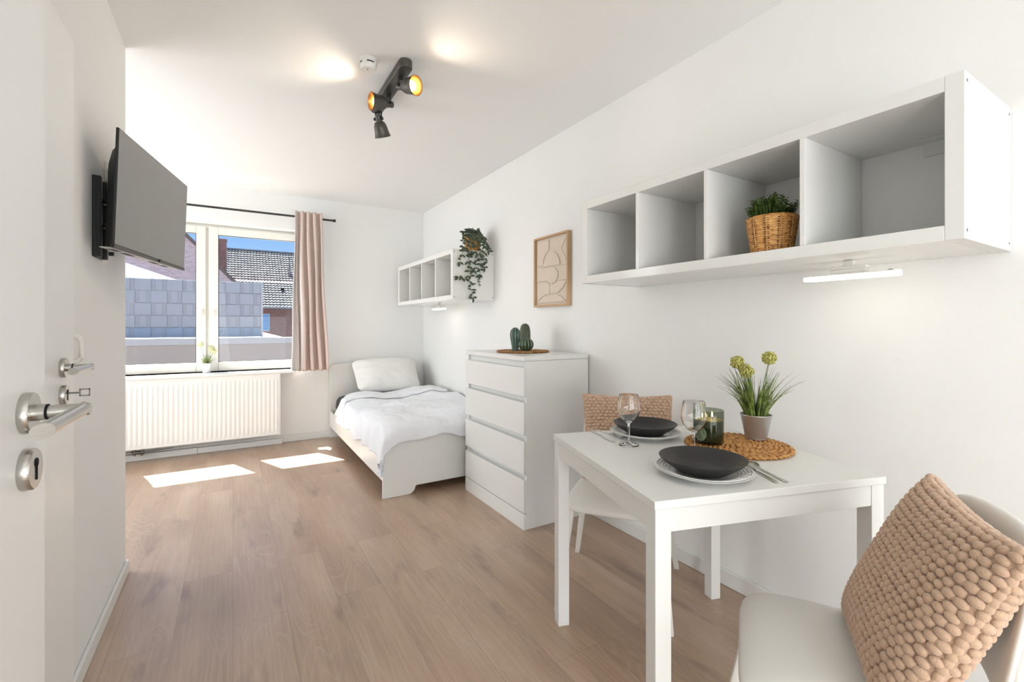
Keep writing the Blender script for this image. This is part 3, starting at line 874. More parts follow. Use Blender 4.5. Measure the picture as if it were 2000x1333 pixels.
tag(obj('mattress', b, M_dsheet, smooth=60), 'mattress in a dark grey fitted sheet showing at the head end', 'mattress')

# duvet
DX1, DY0 = 1.885, 4.70
def nz(x, y, z=0): return noise.noise(Vector((x, y, z)))
def duvet_pt(a, b, lift=0.0):
    """a: arc across from the wall, b: arc along from the head"""
    A0, B0 = 1.01, 1.60
    slant = .05*(1-a)
    da = max(0, a-A0); db = max(0, b-B0)
    x = DX1-min(a, A0); y = DY0+slant*(1-b/1.6)-min(b, B0)
    y -= .20*math.exp(-((a-1.04)/.085)**2)*max(0, 1-b/.42)
    rr = .05
    top = .500+.040*nz(a*2.6, b*2.6)+.016*nz(a*7, b*7, 3)+.004*nz(a*22, b*18, 7)+.022*math.exp(-((b-1.40)/.14)**2)
    ea = min(1.0, max(0.0, (a-(A0-.13))/.13)); eb = min(1, max(0, (b-(B0-.10))/.10))
    top -= .030*ea**2+.035*eb**2
    top -= .02*max(0, 1-b/.2)
    x -= .022*(1-math.exp(-da/.03))+.016*nz(b*11, da*5, 5)*min(1, da/.08)+.012*math.sin(b*19+2*math.sin(b*5))*min(1, da/.1)
    y -= .026*(1-math.exp(-db/.03))+.014*nz(a*11, db*5, 9)*min(1, db/.06)+.01*math.sin(a*21)*min(1, db/.08)
    z = top-(da**1.6+db**1.6)**(1/1.6)
    z = max(z, .085)
    return (x, y, z+lift)
def duv(u, v):
    b = v*(1.60+.085+.022*math.sin(u*9)+.012*math.sin(u*23))
    hang = .205+.02*v+.012*math.sin(v*16)
    a = u*(1.01+hang)
    return duvet_pt(a, b)
dv = thing('duvet', 'white duvet spread over the bed and hanging over its side', 'duvet', (1.38, 3.9, .48))
o = obj('cover', MB().grid(150, 170, duv), M_linen, dv, smooth=80)
sm_ = o.modifiers.new('solid', 'SOLIDIFY'); sm_.thickness = .022; sm_.offset = -1
def fold(u, v):
    b0 = .43-.05*u+.012*math.sin(u*13)
    # v 0..1 : under edge -> roll -> top
    a = .03+u*(.98+.17)
    s = 2*v-1
    b = b0*(1-abs(s)**8*.0) if False else (-.02+(b0+.02)*v)
    p = duvet_pt(a, max(0, b))
    k = math.sqrt(max(0, 1-(2*v-1)**8))
    return (p[0]-.012*k*(a > 1.0), p[1]+.015*(v < .02), p[2]+.006+.026*k+.006*nz(a*9, b*9, 2))
o = obj('turned_back_edge', MB().grid(130, 40, fold), M_linen, dv, smooth=80, label='white top edge of the duvet folded back')
sm_ = o.modifiers.new('solid', 'SOLIDIFY'); sm_.thickness = .006; sm_.offset = -1

# pillow, leaning on the headboard
def pil(p, q, h):
    cr = 1-.10*(1-abs(p)**3)*abs(q)**6-.06*(1-abs(q)**3)*abs(p)**6
    ww, hh, tt = .362, .212, .115
    x = p*ww*(1-.07*(1-abs(q)**2)*abs(p)**4*0+.0)*(1+.03*q)
    yv = q*hh*cr
    th = h*tt*(1-.55*(abs(p)**5))*(1-.45*abs(q)**5)
    th += .006*nz(p*5, q*5, h)+.004*math.sin(14*p+6*q)*abs(q)
    return x, yv, th
lean = math.radians(46)
def pilw(p, q, h):
    x, yv, t = pil(p, q, h)
    x *= (1-.09*(1-abs(q)**3)); yv *= 1+.10*(1-p*p)-.02
    Y = 4.878+yv*math.cos(lean)-t*math.sin(lean)
    Z = .655+yv*math.sin(lean)+t*math.cos(lean)
    Z = max(Z, .487 + .003*nz(x*9, Y*9))
    return (1.405+x, Y, Z+.028*p*0)
b = MB(); b.pad(pilw, ex=6, N=120, R=22, edge=2.6, hp=.5)
tag(obj('pillow', b, M_pill, smooth=80), 'plump white pillow leaning against the headboard', 'pillow')

# ================================================================== chest of drawers
ch = thing('chest_of_drawers', 'tall white chest of four drawers with recessed grips', 'chest of drawers', (1.66, 2.605, 0))
CX0, CX1, CY0, CY1 = 1.427, 1.907, 2.217, 2.995
b = MB()
b.box(CX0+.018, CX1, CY0, CY0+.020, 0, .972); b.box(CX0+.018, CX1, CY1-.02, CY1, 0, .972)
b.box(CX1-.012, CX1-.006, CY0+.02, CY1-.02, .02, .972)
b.box(CX0+.03, CX1-.012, CY0+.02, CY1-.02, .06, .072)
obj('carcass', b, M_white, ch, bevel=.002)
obj('top_panel', MB().box(CX0, CX1, CY0-.001, CY1+.001, .973, 1.0), M_white, ch, bevel=.0025)
obj('plinth', MB().box(CX0+.0, CX0+.018, CY0, CY1, 0, .092), M_white, ch, bevel=.002)
edges = [.097, .320, .545, .768, .962]
for k in range(4):
    z0 = edges[k]; z1 = edges[k+1]-.034
    if k == 3: z1 = edges[k+1]-.028
    b = MB(); b.box(CX0, CX0+.018, CY0+.0015, CY1-.0015, z0, z1)
    dr = obj('drawer', b, M_white, ch, bevel=.002)
    b = MB()
    # bevelled grip groove above the front, shelf slanting back
    y0, y1 = CY0+.0015, CY1-.0015
    zt = z1+.032 if k < 3 else z1+.036
    b.add([(CX0+.0185, y0, z1-.004), (CX0+.0185, y1, z1-.004), (CX0+.034, y0, z1+.004), (CX0+.034, y1, z1+.004), (CX0+.034, y0, zt+.01), (CX0+.034, y1, zt+.01), (CX0+.040, y0, zt+.01), (CX0+.040, y1, zt+.01), (CX0+.040, y0, z1-.02), (CX0+.040, y1, z1-.02), (CX0+.0185, y0, z1-.02), (CX0+.0185, y1, z1-.02)],
          [(0, 2, 3, 1), (2, 4, 5, 3), (4, 6, 7, 5), (6, 8, 9, 7), (8, 10, 11, 9), (10, 0, 1, 11)])
    obj('grip_recess', b, M_white, dr)
    b = MB(); b.box(CX0+.0, CX0+.018, CY0, CY0+.0005, zt-.036, zt) if False else None
b = MB()
for k in range(4):
    z1 = edges[k+1]-.034
    if k == 3: z1 = .934
    b.box(CX0+.0005, CX0+.018, CY0, CY0+.008, z1, edges[k+1] if k < 3 else .973)
    b.box(CX0+.0005, CX0+.018, CY1-.008, CY1, z1, edges[k+1] if k < 3 else .973)

# braided round mats ---------------------------------------------------
def mat_round(name, label, x, y, z, R, thick, m, rings, seed):
    rnd = random.Random(seed)
    b = MB()
    b.lathe([(0, .001), (R-.008, .001), (R-.006, thick*.45), (0, thick*.45)], c=(x, y, z), seg=72)
    dr = R/rings
    for i in range(rings):
        r = dr*(i+.5)
        n = max(5, int(2*PI*r/(dr*1.25)))
        a0 = rnd.uniform(0, 6)
        for k in range(n):
            a = a0+2*PI*k/n
            # slanted plump strand lobes
            c = Vector((x+r*math.cos(a), y+r*math.sin(a), z+thick*.55))
            tang = Vector((-math.sin(a), math.cos(a), 0)); rad_ = Vector((math.cos(a), math.sin(a), 0))
            d = (tang*.86+rad_*.5).normalized()
            q = c-d*dr*.78; w = c+d*dr*.78
            rr = dr*.42*rnd.uniform(.88, 1.1); hh = thick*.42
            b.tube([q-Vector((0, 0, hh*.6)), q.lerp(c, .5)+Vector((0, 0, hh*.1)), c+Vector((0, 0, hh*.25*rnd.uniform(.7, 1.3))), w.lerp(c, .5)+Vector((0, 0, hh*.1)), w-Vector((0, 0, hh*.6))],
                   [rr*.35, rr*.9, rr, rr*.9, rr*.35], 7, flat=hh/rr*1.0)
    return tag(obj(name, b, m, smooth=70), label, 'place mat')
mat_round('braided_mat', 'round braided mat lying on the chest of drawers under the cacti', 1.665, 2.60, 1.0, .176, .013, M_jute2, 13, 5)

# ceramic cacti ---------------------------------------------------------
def cactus(x, y, prof, ribs, amp, m, label):
    b = MB()
    zt = max(z for r, z in prof)
    b.lathe(prof, seg=180, wave=lambda a, z: 1+amp*(abs(math.cos(a*ribs/2))**.7-.5))
    o = obj('ceramic_cactus', b, m, smooth=80)
    o.location = (x, y, 1.012)
    return tag(o, label, 'ornament')
def prof_from(fn, n=28): return [fn(i/n) for i in range(n+1)]
cactus(1.592, 2.580, [(0, 0), (.021, 0)]+[(r, z) for r, z in [(.021, .01), (.0225, .03), (.027, .06), (.032, .09), (.0335, .105), (.032, .122), (.027, .137), (.018, .148), (.008, .1535), (0, .155)]], 9, .10, cactus_mat('cactus_blue_green', srgb(44, 70, 60), srgb(128, 150, 136), 9), 'ceramic cactus shaped like a slim bulb, leftmost of three on the chest')
cactus(1.705, 2.635, [(0, 0), (.030, 0)]+[(.0345, .02), (.036, .05), (.0365, .10), (.0355, .13), (.031, .155), (.024, .170), (.013, .179), (0, .182)], 16, .07, cactus_mat('cactus_olive', srgb(58, 70, 48), srgb(150, 158, 120), 16, True), 'tallest ceramic cactus with dotted spines, behind the round one')
cactus(1.643, 2.528, [(0, 0), (.024, 0)]+[(.048*math.cos(t_), .043+.045*math.sin(t_)) for t_ in [(-1.05+2.62*k/22) for k in range(23)]], 14, .13, cactus_mat('cactus_round', srgb(50, 66, 46), srgb(134, 156, 118), 14), 'small round ribbed ceramic cactus at the front of the three')

# ================================================================== wall art
fr_ = thing('framed_relief', 'light wood framed plaster relief hanging between the two shelves', 'wall art', (1.9, 2.60, 1.31))
AY0, AY1, AZ0, AZ1, AX0 = 2.397, 2.798, 1.312, 1.812, 1.885
b = MB(); w_ = .014
b.box(AX0, XR-.001, AY0, AY0+w_, AZ0, AZ1); b.box(AX0, XR-.001, AY1-w_, AY1, AZ0, AZ1)
b.box(AX0, XR-.001, AY0+w_, AY1-w_, AZ0, AZ0+w_); b.box(AX0, XR-.001, AY0+w_, AY1-w_, AZ1-w_, AZ1)
obj('frame', b, M_woodf, fr_, bevel=.0015)
obj('backing', MB().box(XR-.012, XR-.002, AY0+w_, AY1-w_, AZ0+w_, AZ1-w_), M_art, fr_)
PW = AY1-AY0-2*w_; PH = AZ1-AZ0-2*w_
def artp(p, q, h): return (XR-.012-h, AY1-w_-p*PW, AZ0+w_+(1-q)*PH)
def arc(cx, cy, rx, ry, a0, a1, n=20): return [(cx+rx*math.cos(a0+(a1-a0)*k/n), cy+ry*math.sin(a0+(a1-a0)*k/n)) for k in range(n+1)]
ys = PW/PH
pieces = [
 ([(.03, .03), (.42, .03), (.42, .17)]+arc(.50, .40, .27, .27*ys*1.05, -PI/2-.35, -PI, 10)+[(.03, .40)], .006),
 ([(.435, .03), (.97, .03), (.79, .20)]+[(.86, .27), (.93, .36), (.97, .44), (.80, .44)]+arc(.50, .40, .29, .25*ys*1.2, 0, -PI/2+.08, 14)[1:]+[(.50, .16), (.435, .16)], .0035),
 (arc(.50, .43, .26, .23*ys*1.2, PI, 2*PI, 24), .008),
 ([(.03, .415), (.24, .445), (.50, .445)]+arc(.50, .57, .20, .125, -PI/2, PI/2, 18)+[(.36, .64), (.03, .64)], .007),
 ([(.72, .46), (.97, .455), (.97, .655), (.70, .655), (.715, .57)], .004),
 ([(.03, .655), (.35, .655), (.44, .71), (.44, .84)]+[(.30, .85), (.15, .89), (.03, .96)], .0055),
 ([(.455, .71), (.56, .70), (.68, .67), (.96, .67), (.86, .76), (.70, .835), (.455, .835)], .0065),
 ([(.72, .845), (.88, .76), (.97, .70), (.97, .96), (.90, .92), (.82, .87)], .003),
 ([(.05, .965), (.17, .90), (.32, .86), (.50, .845), (.68, .855), (.82, .90), (.94, .965)], .0075),
]
for poly, h in pieces:
    if sum((poly[i][0]*poly[(i+1) % len(poly)][1]-poly[(i+1) % len(poly)][0]*poly[i][1]) for i in range(len(poly))) < 0: poly = poly[::-1]
    b = MB(); b.prism(poly, 0, h, artp); obj('relief_piece', b, M_art, fr_, bevel=.0012)

# ================================================================== wall shelves (same model twice)
def shelf(y0, name, label, screws=True):
    t = thing(name, label, 'shelf', (1.72, y0+.72, 1.39))
    X0, X1, Z0, Z1, T, D = 1.527, XR-.002, 1.393, 1.806, .038, .016
    L = 1.44
    obj('top_panel', MB().box(X0, X1, y0+T, y0+L-T, Z1-T, Z1), M_white, t, bevel=.0015)
    obj('bottom_panel', MB().box(X0, X1, y0+T, y0+L-T, Z0, Z0+T), M_gloss, t, bevel=.0015)
    obj('end_panel', MB().box(X0, X1, y0, y0+T, Z0, Z1), M_white, t, bevel=.0015)
    obj('end_panel', MB().box(X0, X1, y0+L-T, y0+L, Z0, Z1), M_white, t, bevel=.0015)
    w = (L-2*T-3*D)/4
    for k in range(1, 4):
        yy = y0+T+k*w+(k-1)*D
        obj('divider', MB().box(X0, X1, yy, yy+D, Z0+T, Z1-T), M_gloss, t, bevel=.001)
    for zz, xx in ((Z1-.022, X0+.016), (Z0+.022, X0+.016), (Z1-.022, X1-.018), (Z0+.022, X1-.018)):
        b = MB(); b.cyl((xx, y0-.0006, zz), (xx, y0+.002, zz), .0042, seg=16); obj('screw', b, M_dsteel, t, smooth=40, label='small metal screw head')
    b = MB(); yb = y0+T+2*w+D+.07
    for yb in (y0+T+w*.25, y0+T+w*2+2*D+w*.5):
        b = MB(); b.box(X1-.010, X1-.002, yb, yb+.075, Z1-T-.045, Z1-T-.001); b.box(X1-.05, X1-.002, yb, yb+.075, Z1-T-.004, Z1-T-.0005)
        obj('hanging_bracket', b, M_white, t)
    return t
shelf(.384, 'wall_shelf', 'white four-compartment wall shelf nearest the viewer, above the table')
shelf(3.445, 'wall_shelf', 'white four-compartment wall shelf at the far end above the bed')

def shelf_light(x, y, label):
    t = thing('cabinet_light', label, 'lamp', (x, y, 1.335))
    z0, z1 = 1.333, 1.349
    poly = []
    hw, hl, r = .022, .138, .020
    for (cx_, cy_, a0) in ((hw-r, hl-r, 0), (-hw+r, hl-r, PI/2), (-hw+r, -hl+r, PI), (hw-r, -hl+r, 1.5*PI)):
        for k in range(7): a = a0+PI/2*k/6; poly.append((x+cx_+r*math.cos(a), y+cy_+r*math.sin(a)))
    b = MB(); b.prism(poly, z0, z1-.003, lambda p, q, h: (p, q, h)); obj('diffuser', b, M_led, t, smooth=50, label='glowing strip diffuser')
    b = MB(); b.prism(poly, z1-.003, z1+.001, lambda p, q, h: (p, q, h)); ba = obj('backplate', b, M_plast, t, smooth=50)
    b = MB(); b.cyl((x-.005, y-.112, z1+.001), (x-.005, y-.112, z1+.004), .006, seg=16); obj('sensor', b, M_seal, ba, smooth=40)
    b = MB(); b.box(x-.012, x+.012, y-.05, y+.05, z1+.001, 1.365); b.box(x-.014, x+.014, y-.052, y+.052, 1.365, 1.374); b.box(x-.009, x+.009, y-.015, y+.015, 1.374, 1.3928)
    obj('mount', b, M_plast, t, bevel=.002)
    # the lamp's own light, given off by the strip
    return t
shelf_light(1.725, .712, 'slim glowing light bar under the shelf above the table')
shelf_light(1.725, 4.22, 'slim glowing light bar under the shelf above the bed')

# small dark bottle-like piece in the far shelf
b = MB(); b.lathe([(0, 0), (.016, 0), (.017, .03), (.014, .055), (.006, .065), (.006, .085), (0, .086)], c=(1.60, 4.335, 1.431), seg=24)
tag(obj('dark_vase', b, M_blackp, smooth=50), 'tiny dark object standing in the second compartment of the far shelf', 'vase')

# ================================================================== baskets with plants
def basket(t, x, y, z, rb, rt, h, ribs=22, rows=16):
    b = MB()
    def wv(a, zz):
        k = int((zz/h)*rows)
        s = math.sin(a*ribs/2.0+(PI/2 if k % 2 else 0))
        return 1+.018*s
    prof = [(0, 0), (rb, 0)]
    n = rows*3
    for i in range(n+1):
        v = i/n
        r = rb+(rt-rb)*v+.0018*abs(math.sin(PI*v*rows))
        prof.append((r, h*v))
    prof += [(rt+.003, h+.002), (rt-.001, h+.005), (rt-.005, h), (rb-.004, .006), (0, .006)]
    b.lathe(prof, c=(x, y, z), seg=132, wave=wv)
    bo = obj('basket', b, M_bask, t, smooth=80)
    st = MB()
    for k in range(ribs//2):
        a = 2*PI*k/(ribs//2)
        pts = [(x+(rb+(rt-rb)*v+.0022)*math.cos(a), y+(rb+(rt-rb)*v+.0022)*math.sin(a), z+h*v) for v in (0, .5, 1)]
        st.tube(pts, .0022, 6)
    obj('basket_stakes', st, M_jute, bo, smooth=60)
    ho = MB()
    for k in range(ribs):
        a = 2*PI*(k+.5)/ribs*1.0+(.06 if k % 2 else -.06)
        for i in range(rows-1):
            v = (i+.75)/rows
            r = rb+(rt-rb)*v+.0012
            c = Vector((x+r*math.cos(a), y+r*math.sin(a), z+h*v))
            n_ = Vector((math.cos(a), math.sin(a), 0)); tg = Vector((-math.sin(a), math.cos(a), 0))
            ho.tube([c-tg*.0026, c+tg*.0026], .0016, 5)
    obj('weave_gaps', ho, M_soil, bo, label='dark gaps between the woven strands')
def leaf(mb, p, d, n, L, w, bend=.25):
    d = Vector(d).normalized(); n = Vector(n); s = d.cross(n)
    if s.length < 1e-3: s = d.cross(Vector((1, 0, .3)))
    s.normalize(); n = s.cross(d).normalized()
    p = Vector(p)
    prof = [(0, .08), (.25, .8), (.5, 1), (.78, .62), (1, .02)]
    vs = []
    for t_, k in prof:
        c = p+d*L*t_+n*(-bend*L*t_*t_)
        vs += [c+s*w*k*.5+n*.10*w*k, c, c-s*w*k*.5+n*.10*w*k]
    fs = []
    for i in range(len(prof)-1):
        a = i*3
        fs += [(a, a+1, a+4, a+3), (a+1, a+2, a+5, a+4)]
    mb.add(vs, fs)
rnd = random.Random(11)
# boxwood in the near shelf
t = thing('basket_plant', 'small leafy green plant in a woven basket on the near shelf', 'potted plant', (1.618, .905, 1.431))
basket(t, 1.618, .905, 1.4315, .062, .079, .122)
b = MB(); s_ = MB()
for i in range(140):
    a = rnd.uniform(0, 2*PI); rr = .070*math.sqrt(rnd.random()); hh = rnd.uniform(.025, .078)*(1.2-.4*rr/.07)
    base = Vector((1.618+rr*.85*math.cos(a), .905+rr*.85*math.sin(a), 1.540)); d = Vector((math.cos(a)*rr*5, math.sin(a)*rr*5, 1)).normalized()
    L = hh+.012; s_.tube([base, base+d*L], .0009, 4)
    nl = int(L/.0052)
    for k in range(2, nl+1):
        for s in (0, 1):
            an = k*1.57+s*PI+rnd.uniform(-.4, .4)
            dd = Vector((math.cos(an), math.sin(an), .55)); leaf(b, base+d*L*k/nl, dd, Vector((0, 0, 1)), rnd.uniform(.009, .014), rnd.uniform(.006, .009))
obj('foliage', b, M_herb, t, smooth=80); obj('twigs', s_, M_stem, t)
obj('soil', MB().lathe([(0, .100), (.072, .100), (.072, .106), (0, .108)], c=(1.618, .905, 1.4315), seg=32), M_soil, t)

# trailing plant on the far shelf
hx, hy, hz = 1.752, 3.535, 1.8065
t = thing('trailing_plant', 'trailing leafy plant in a woven basket on the far shelf', 'potted plant', (hx, hy, hz))
basket(t, hx, hy, hz, .058, .074, .125)
obj('soil', MB().lathe([(0, .105), (.066, .105), (.066, .110), (0, .112)], c=(hx, hy, hz), seg=32), M_soil, t)
b = MB(); s_ = MB()
def vine(pts, dens=.033, L0=.043):
    pts = [Vector(p) for p in pts]
    # resample
    out = []
    for i in range(len(pts)-1):
        n = max(2, int((pts[i+1]-pts[i]).length/dens))
        for k in range(n): out.append(pts[i].lerp(pts[i+1], k/n)+Vector((rnd.uniform(-1, 1), rnd.uniform(-1, 1), rnd.uniform(-1, 1)))*.003)
    out.append(pts[-1])
    s_.tube(out, .0013, 5)
    for i, p in enumerate(out[1:]):
        for s in (-1, 1):
            if rnd.random() < .08: continue
            ex = Vector((s*rnd.uniform(.4, 1), rnd.uniform(-.7, .2), rnd.uniform(-.8, .35)))
            leaf(b, p, ex, Vector((0, -1, .4)), L0*rnd.uniform(.75, 1.15), L0*rnd.uniform(.42, .58))
    leaf(b, out[-1], out[-1]-out[-2], Vector((0, -1, .3)), L0, L0*.5)
yf = 3.425
R_ = .074; zt = hz+.125
vine([(hx-.02, hy-.05, zt), (hx-.05, hy-.10, zt+.01), (hx-.07, hy-.118, zt-.06), (hx-.075, yf, hz-.02), (hx-.10, yf, hz-.10), (hx-.07, yf-.005, hz-.18), (hx-.085, yf-.008, hz-.26), (hx-.07, yf-.01, hz-.33), (hx-.055, yf-.01, hz-.40)])
vine([(hx-.03, hy-.04, zt), (hx-.06, hy-.09, zt-.01), (hx-.07, yf-.006, zt-.10), (hx-.09, yf, hz-.05), (hx-.08, yf-.01, hz-.14), (hx-.10, yf-.01, hz-.22), (hx-.15, yf-.01, hz-.24), (hx-.185, yf-.012, hz-.235)])
vine([(hx+.02, hy-.05, zt), (hx+.03, hy-.095, zt), (hx+.035, hy-.115, zt-.08), (hx+.02, yf, hz-.03), (hx+.025, yf, hz-.12), (hx+.015, yf, hz-.20)])
vine([(hx+.015, yf, hz-.19), (hx+.008, yf, hz-.24), (hx+.012, yf, hz-.285)], .014, .018)
vine([(hx+.03, hy-.04, zt), (hx+.06, hy-.09, zt), (hx+.065, yf-.005, zt-.10), (hx+.05, yf, hz-.06), (hx+.055, yf, hz-.14)])
vine([(hx-.04, hy-.03, zt), (hx-.09, hy-.07, zt-.005), (hx-.115, yf-.004, zt-.08), (hx-.15, yf, hz-.05), (hx-.17, yf-.004, hz-.11)])
vine([(hx-.04, hy-.03, zt), (hx-.085, hy-.04, zt+.01), (hx-.115, hy-.06, zt-.05), (hx-.13, hy-.09, zt-.10)])
vine([(hx+.04, hy-.03, zt), (hx+.085, hy-.03, zt), (hx+.10, hy-.06, zt-.07), (hx+.09, yf-.002, hz-.0)])
vine([(hx-.02, hy-.04, zt), (hx-.02, hy-.10, zt-.005), (hx-.015, yf-.006, zt-.09), (hx-.03, yf, hz-.05), (hx-.02, yf, hz-.12), (hx-.05, yf, hz-.17)])
vine([(hx+.0, hy-.04, zt), (hx+.05, hy-.10, zt-.005), (hx+.055, yf-.006, zt-.09), (hx+.0, yf, hz-.03)])
for k in range(16):
    a = rnd.uniform(0, 2*PI); q = rnd.uniform(.02, .06)
    vine([(hx+.02*math.cos(a), hy+.02*math.sin(a), zt-.01), (hx+q*math.cos(a), hy+q*math.sin(a), zt+rnd.uniform(.03, .06)), (hx+(q+.03)*math.cos(a), hy+(q+.03)*math.sin(a), zt+rnd.uniform(.01, .06))])
obj('foliage', b, M_leafd, t, smooth=80); obj('vines', s_, M_stem, t, smooth=60)

# ================================================================== table
AZ = math.radians(-16.6)       # table is turned clockwise
TZ = .745
FL = Vector((.888, .784, 0)); e1 = Vector((math.cos(AZ), math.sin(AZ), 0)); e2 = Vector((-math.sin(AZ), math.cos(AZ), 0))
TC = FL+e1*.375+e2*.3675
table = thing('dining_table', 'square white dining table set for two', 'table', (TC.x, TC.y, 0), AZ)
HX, HY = .375, .3675
obj('tabletop', MB().box(-HX, HX, -HY, HY, TZ-.022, TZ), M_white, table, local=True, bevel=.0018)
for sx_ in (-1, 1):
    for sy_ in (-1, 1):
        x0 = sx_*(HX-.004); x1 = sx_*(HX-.049); y0 = sy_*(HY-.004); y1 = sy_*(HY-.049)
        obj('leg', MB().box(min(x0, x1), max(x0, x1), min(y0, y1), max(y0, y1), 0, TZ-.0222), M_white, table, local=True, bevel=.0015)
for s in (-1, 1):
    y0, y1 = sorted((s*(HY-.006), s*(HY-.024))); obj('apron', MB().box(-HX+.0495, HX-.0495, y0, y1, TZ-.082, TZ-.0222), M_white, table, local=True, bevel=.001)
    x0, x1 = sorted((s*(HX-.006), s*(HX-.024))); obj('apron', MB().box(x0, x1, -HY+.0495, HY-.0495, TZ-.082, TZ-.0222), M_white, table, local=True, bevel=.001)

# ================================================================== chairs
def make_chair(label, loc, rotz, group):
    c = thing('dining_chair', label, 'chair', loc, rotz, group)
    SZ = .452
    def seatp(p, q, h):
        # q=+1 front
        w = .206+.010*q
        x = p*w; y = .0+q*.208
        lip = .026*max(0, q)**4+.010*abs(p)**5
        dish = -.006*(1-p*p)*(1-q*q)
        hh = h if h > 0 else h*2.3
        return (x, y+.004*(h < 0), SZ-.014-lip+dish+.014*hh)
    b = MB(); b.pad(seatp, ex=6.5, N=96, R=14, edge=9, hp=.42); obj('seat', b, M_plast, c, local=True, smooth=70)
    def backp(p, q, h):
        w = .200-.006*q
        z = .655+q*.145
        y = -.205-.055*(q*.5+.5)-.020+.040*p*p*1.0+h*.013
        return (p*w, y, z)
    b = MB(); b.pad(backp, ex=5.0, N=96, R=14, edge=10, hp=.42); bo = obj('backrest', b, M_plast, c, local=True, smooth=70)
    def legm(x0, y0, z0, x1, y1, w0, w1):
        b = MB(); vs = []
        for (x, y, z, w) in ((x0, y0, z0, w0), (x1, y1, 0, w1)):
            vs += [(x-w, y-w, z), (x+w, y-w, z), (x+w, y+w, z), (x-w, y+w, z)]
        b.add(vs, [(0, 1, 2, 3), (7, 6, 5, 4), (0, 4, 5, 1), (1, 5, 6, 2), (2, 6, 7, 3), (3, 7, 4, 0)]); return b
    for s in (-1, 1):
        obj('leg', legm(s*.180, .165, SZ-.03, s*.222, .252, .016, .0115), M_plast, c, local=True, bevel=.003)
        obj('leg', legm(s*.178, -.170, SZ-.03, s*.243, -.262, .016, .0115), M_plast, c, local=True, bevel=.003)
        b = MB()
        b.tube([(s*.180, -.15, SZ-.035), (s*.188, -.195, SZ-.01), (s*.191, -.208, SZ+.06), (s*.191, -.212, .60), (s*.186, -.232, .70)], [.014, .014, .013, .012, .010], 12)
        obj('back_post', b, M_plast, c, local=True, smooth=60)
    return c
def face(fx, fy): return math.atan2(fy, fx)-PI/2
CF = (-.777, -.63)
make_chair('white plastic chair behind the table with cushion against its back', (1.481, 1.512, 0), face(*CF), 'dining chairs')
NF = (-.53, .848)
ch2 = bpy.data.objects['dining_chair']
dup(ch2, (1.178, .500, 0), face(*NF), 'white plastic chair nearest the viewer in the lower right corner', 'dining chairs')

# cushions ------------------------------------------------------------
def ico():
    p = (1+5**.5)/2
    v = [Vector(q).normalized() for q in ((-1, p, 0), (1, p, 0), (-1, -p, 0), (1, -p, 0), (0, -1, p), (0, 1, p), (0, -1, -p), (0, 1, -p), (p, 0, -1), (p, 0, 1), (-p, 0, -1), (-p, 0, 1))]
    f = [(0, 11, 5), (0, 5, 1), (0, 1, 7), (0, 7, 10), (0, 10, 11), (1, 5, 9), (5, 11, 4), (11, 10, 2), (10, 7, 6), (7, 1, 8), (3, 9, 4), (3, 4, 2), (3, 2, 6), (3, 6, 8), (3, 8, 9), (4, 9, 5), (2, 4, 11), (6, 2, 10), (8, 6, 7), (9, 8, 1)]
    for _ in range(2):
        c = {}; g = []
        def mid(a, b_):
            k = (min(a, b_), max(a, b_))
            if k not in c: v.append(((v[a]+v[b_])/2).normalized()); c[k] = len(v)-1
            return c[k]
        for a, b_, d in f:
            x, y, z = mid(a, b_), mid(b_, d), mid(d, a)
            g += [(a, x, z), (b_, y, x), (d, z, y), (x, y, z)]
        f = g
    return v, f
IV, IF = ico()
CW, CH, CT = .213, .201, .050
def cush(p, q, h):
    pin = 1-.07*(1-abs(q)**2)*abs(p)**3
    pin2 = 1-.07*(1-abs(p)**2)*abs(q)**3
    th = CT*(max(0, 1-abs(p)**3.2)*max(0, 1-abs(q)**3.2))**.55
    return Vector((p*CW*pin, h*(th+.006), q*CH*pin2))
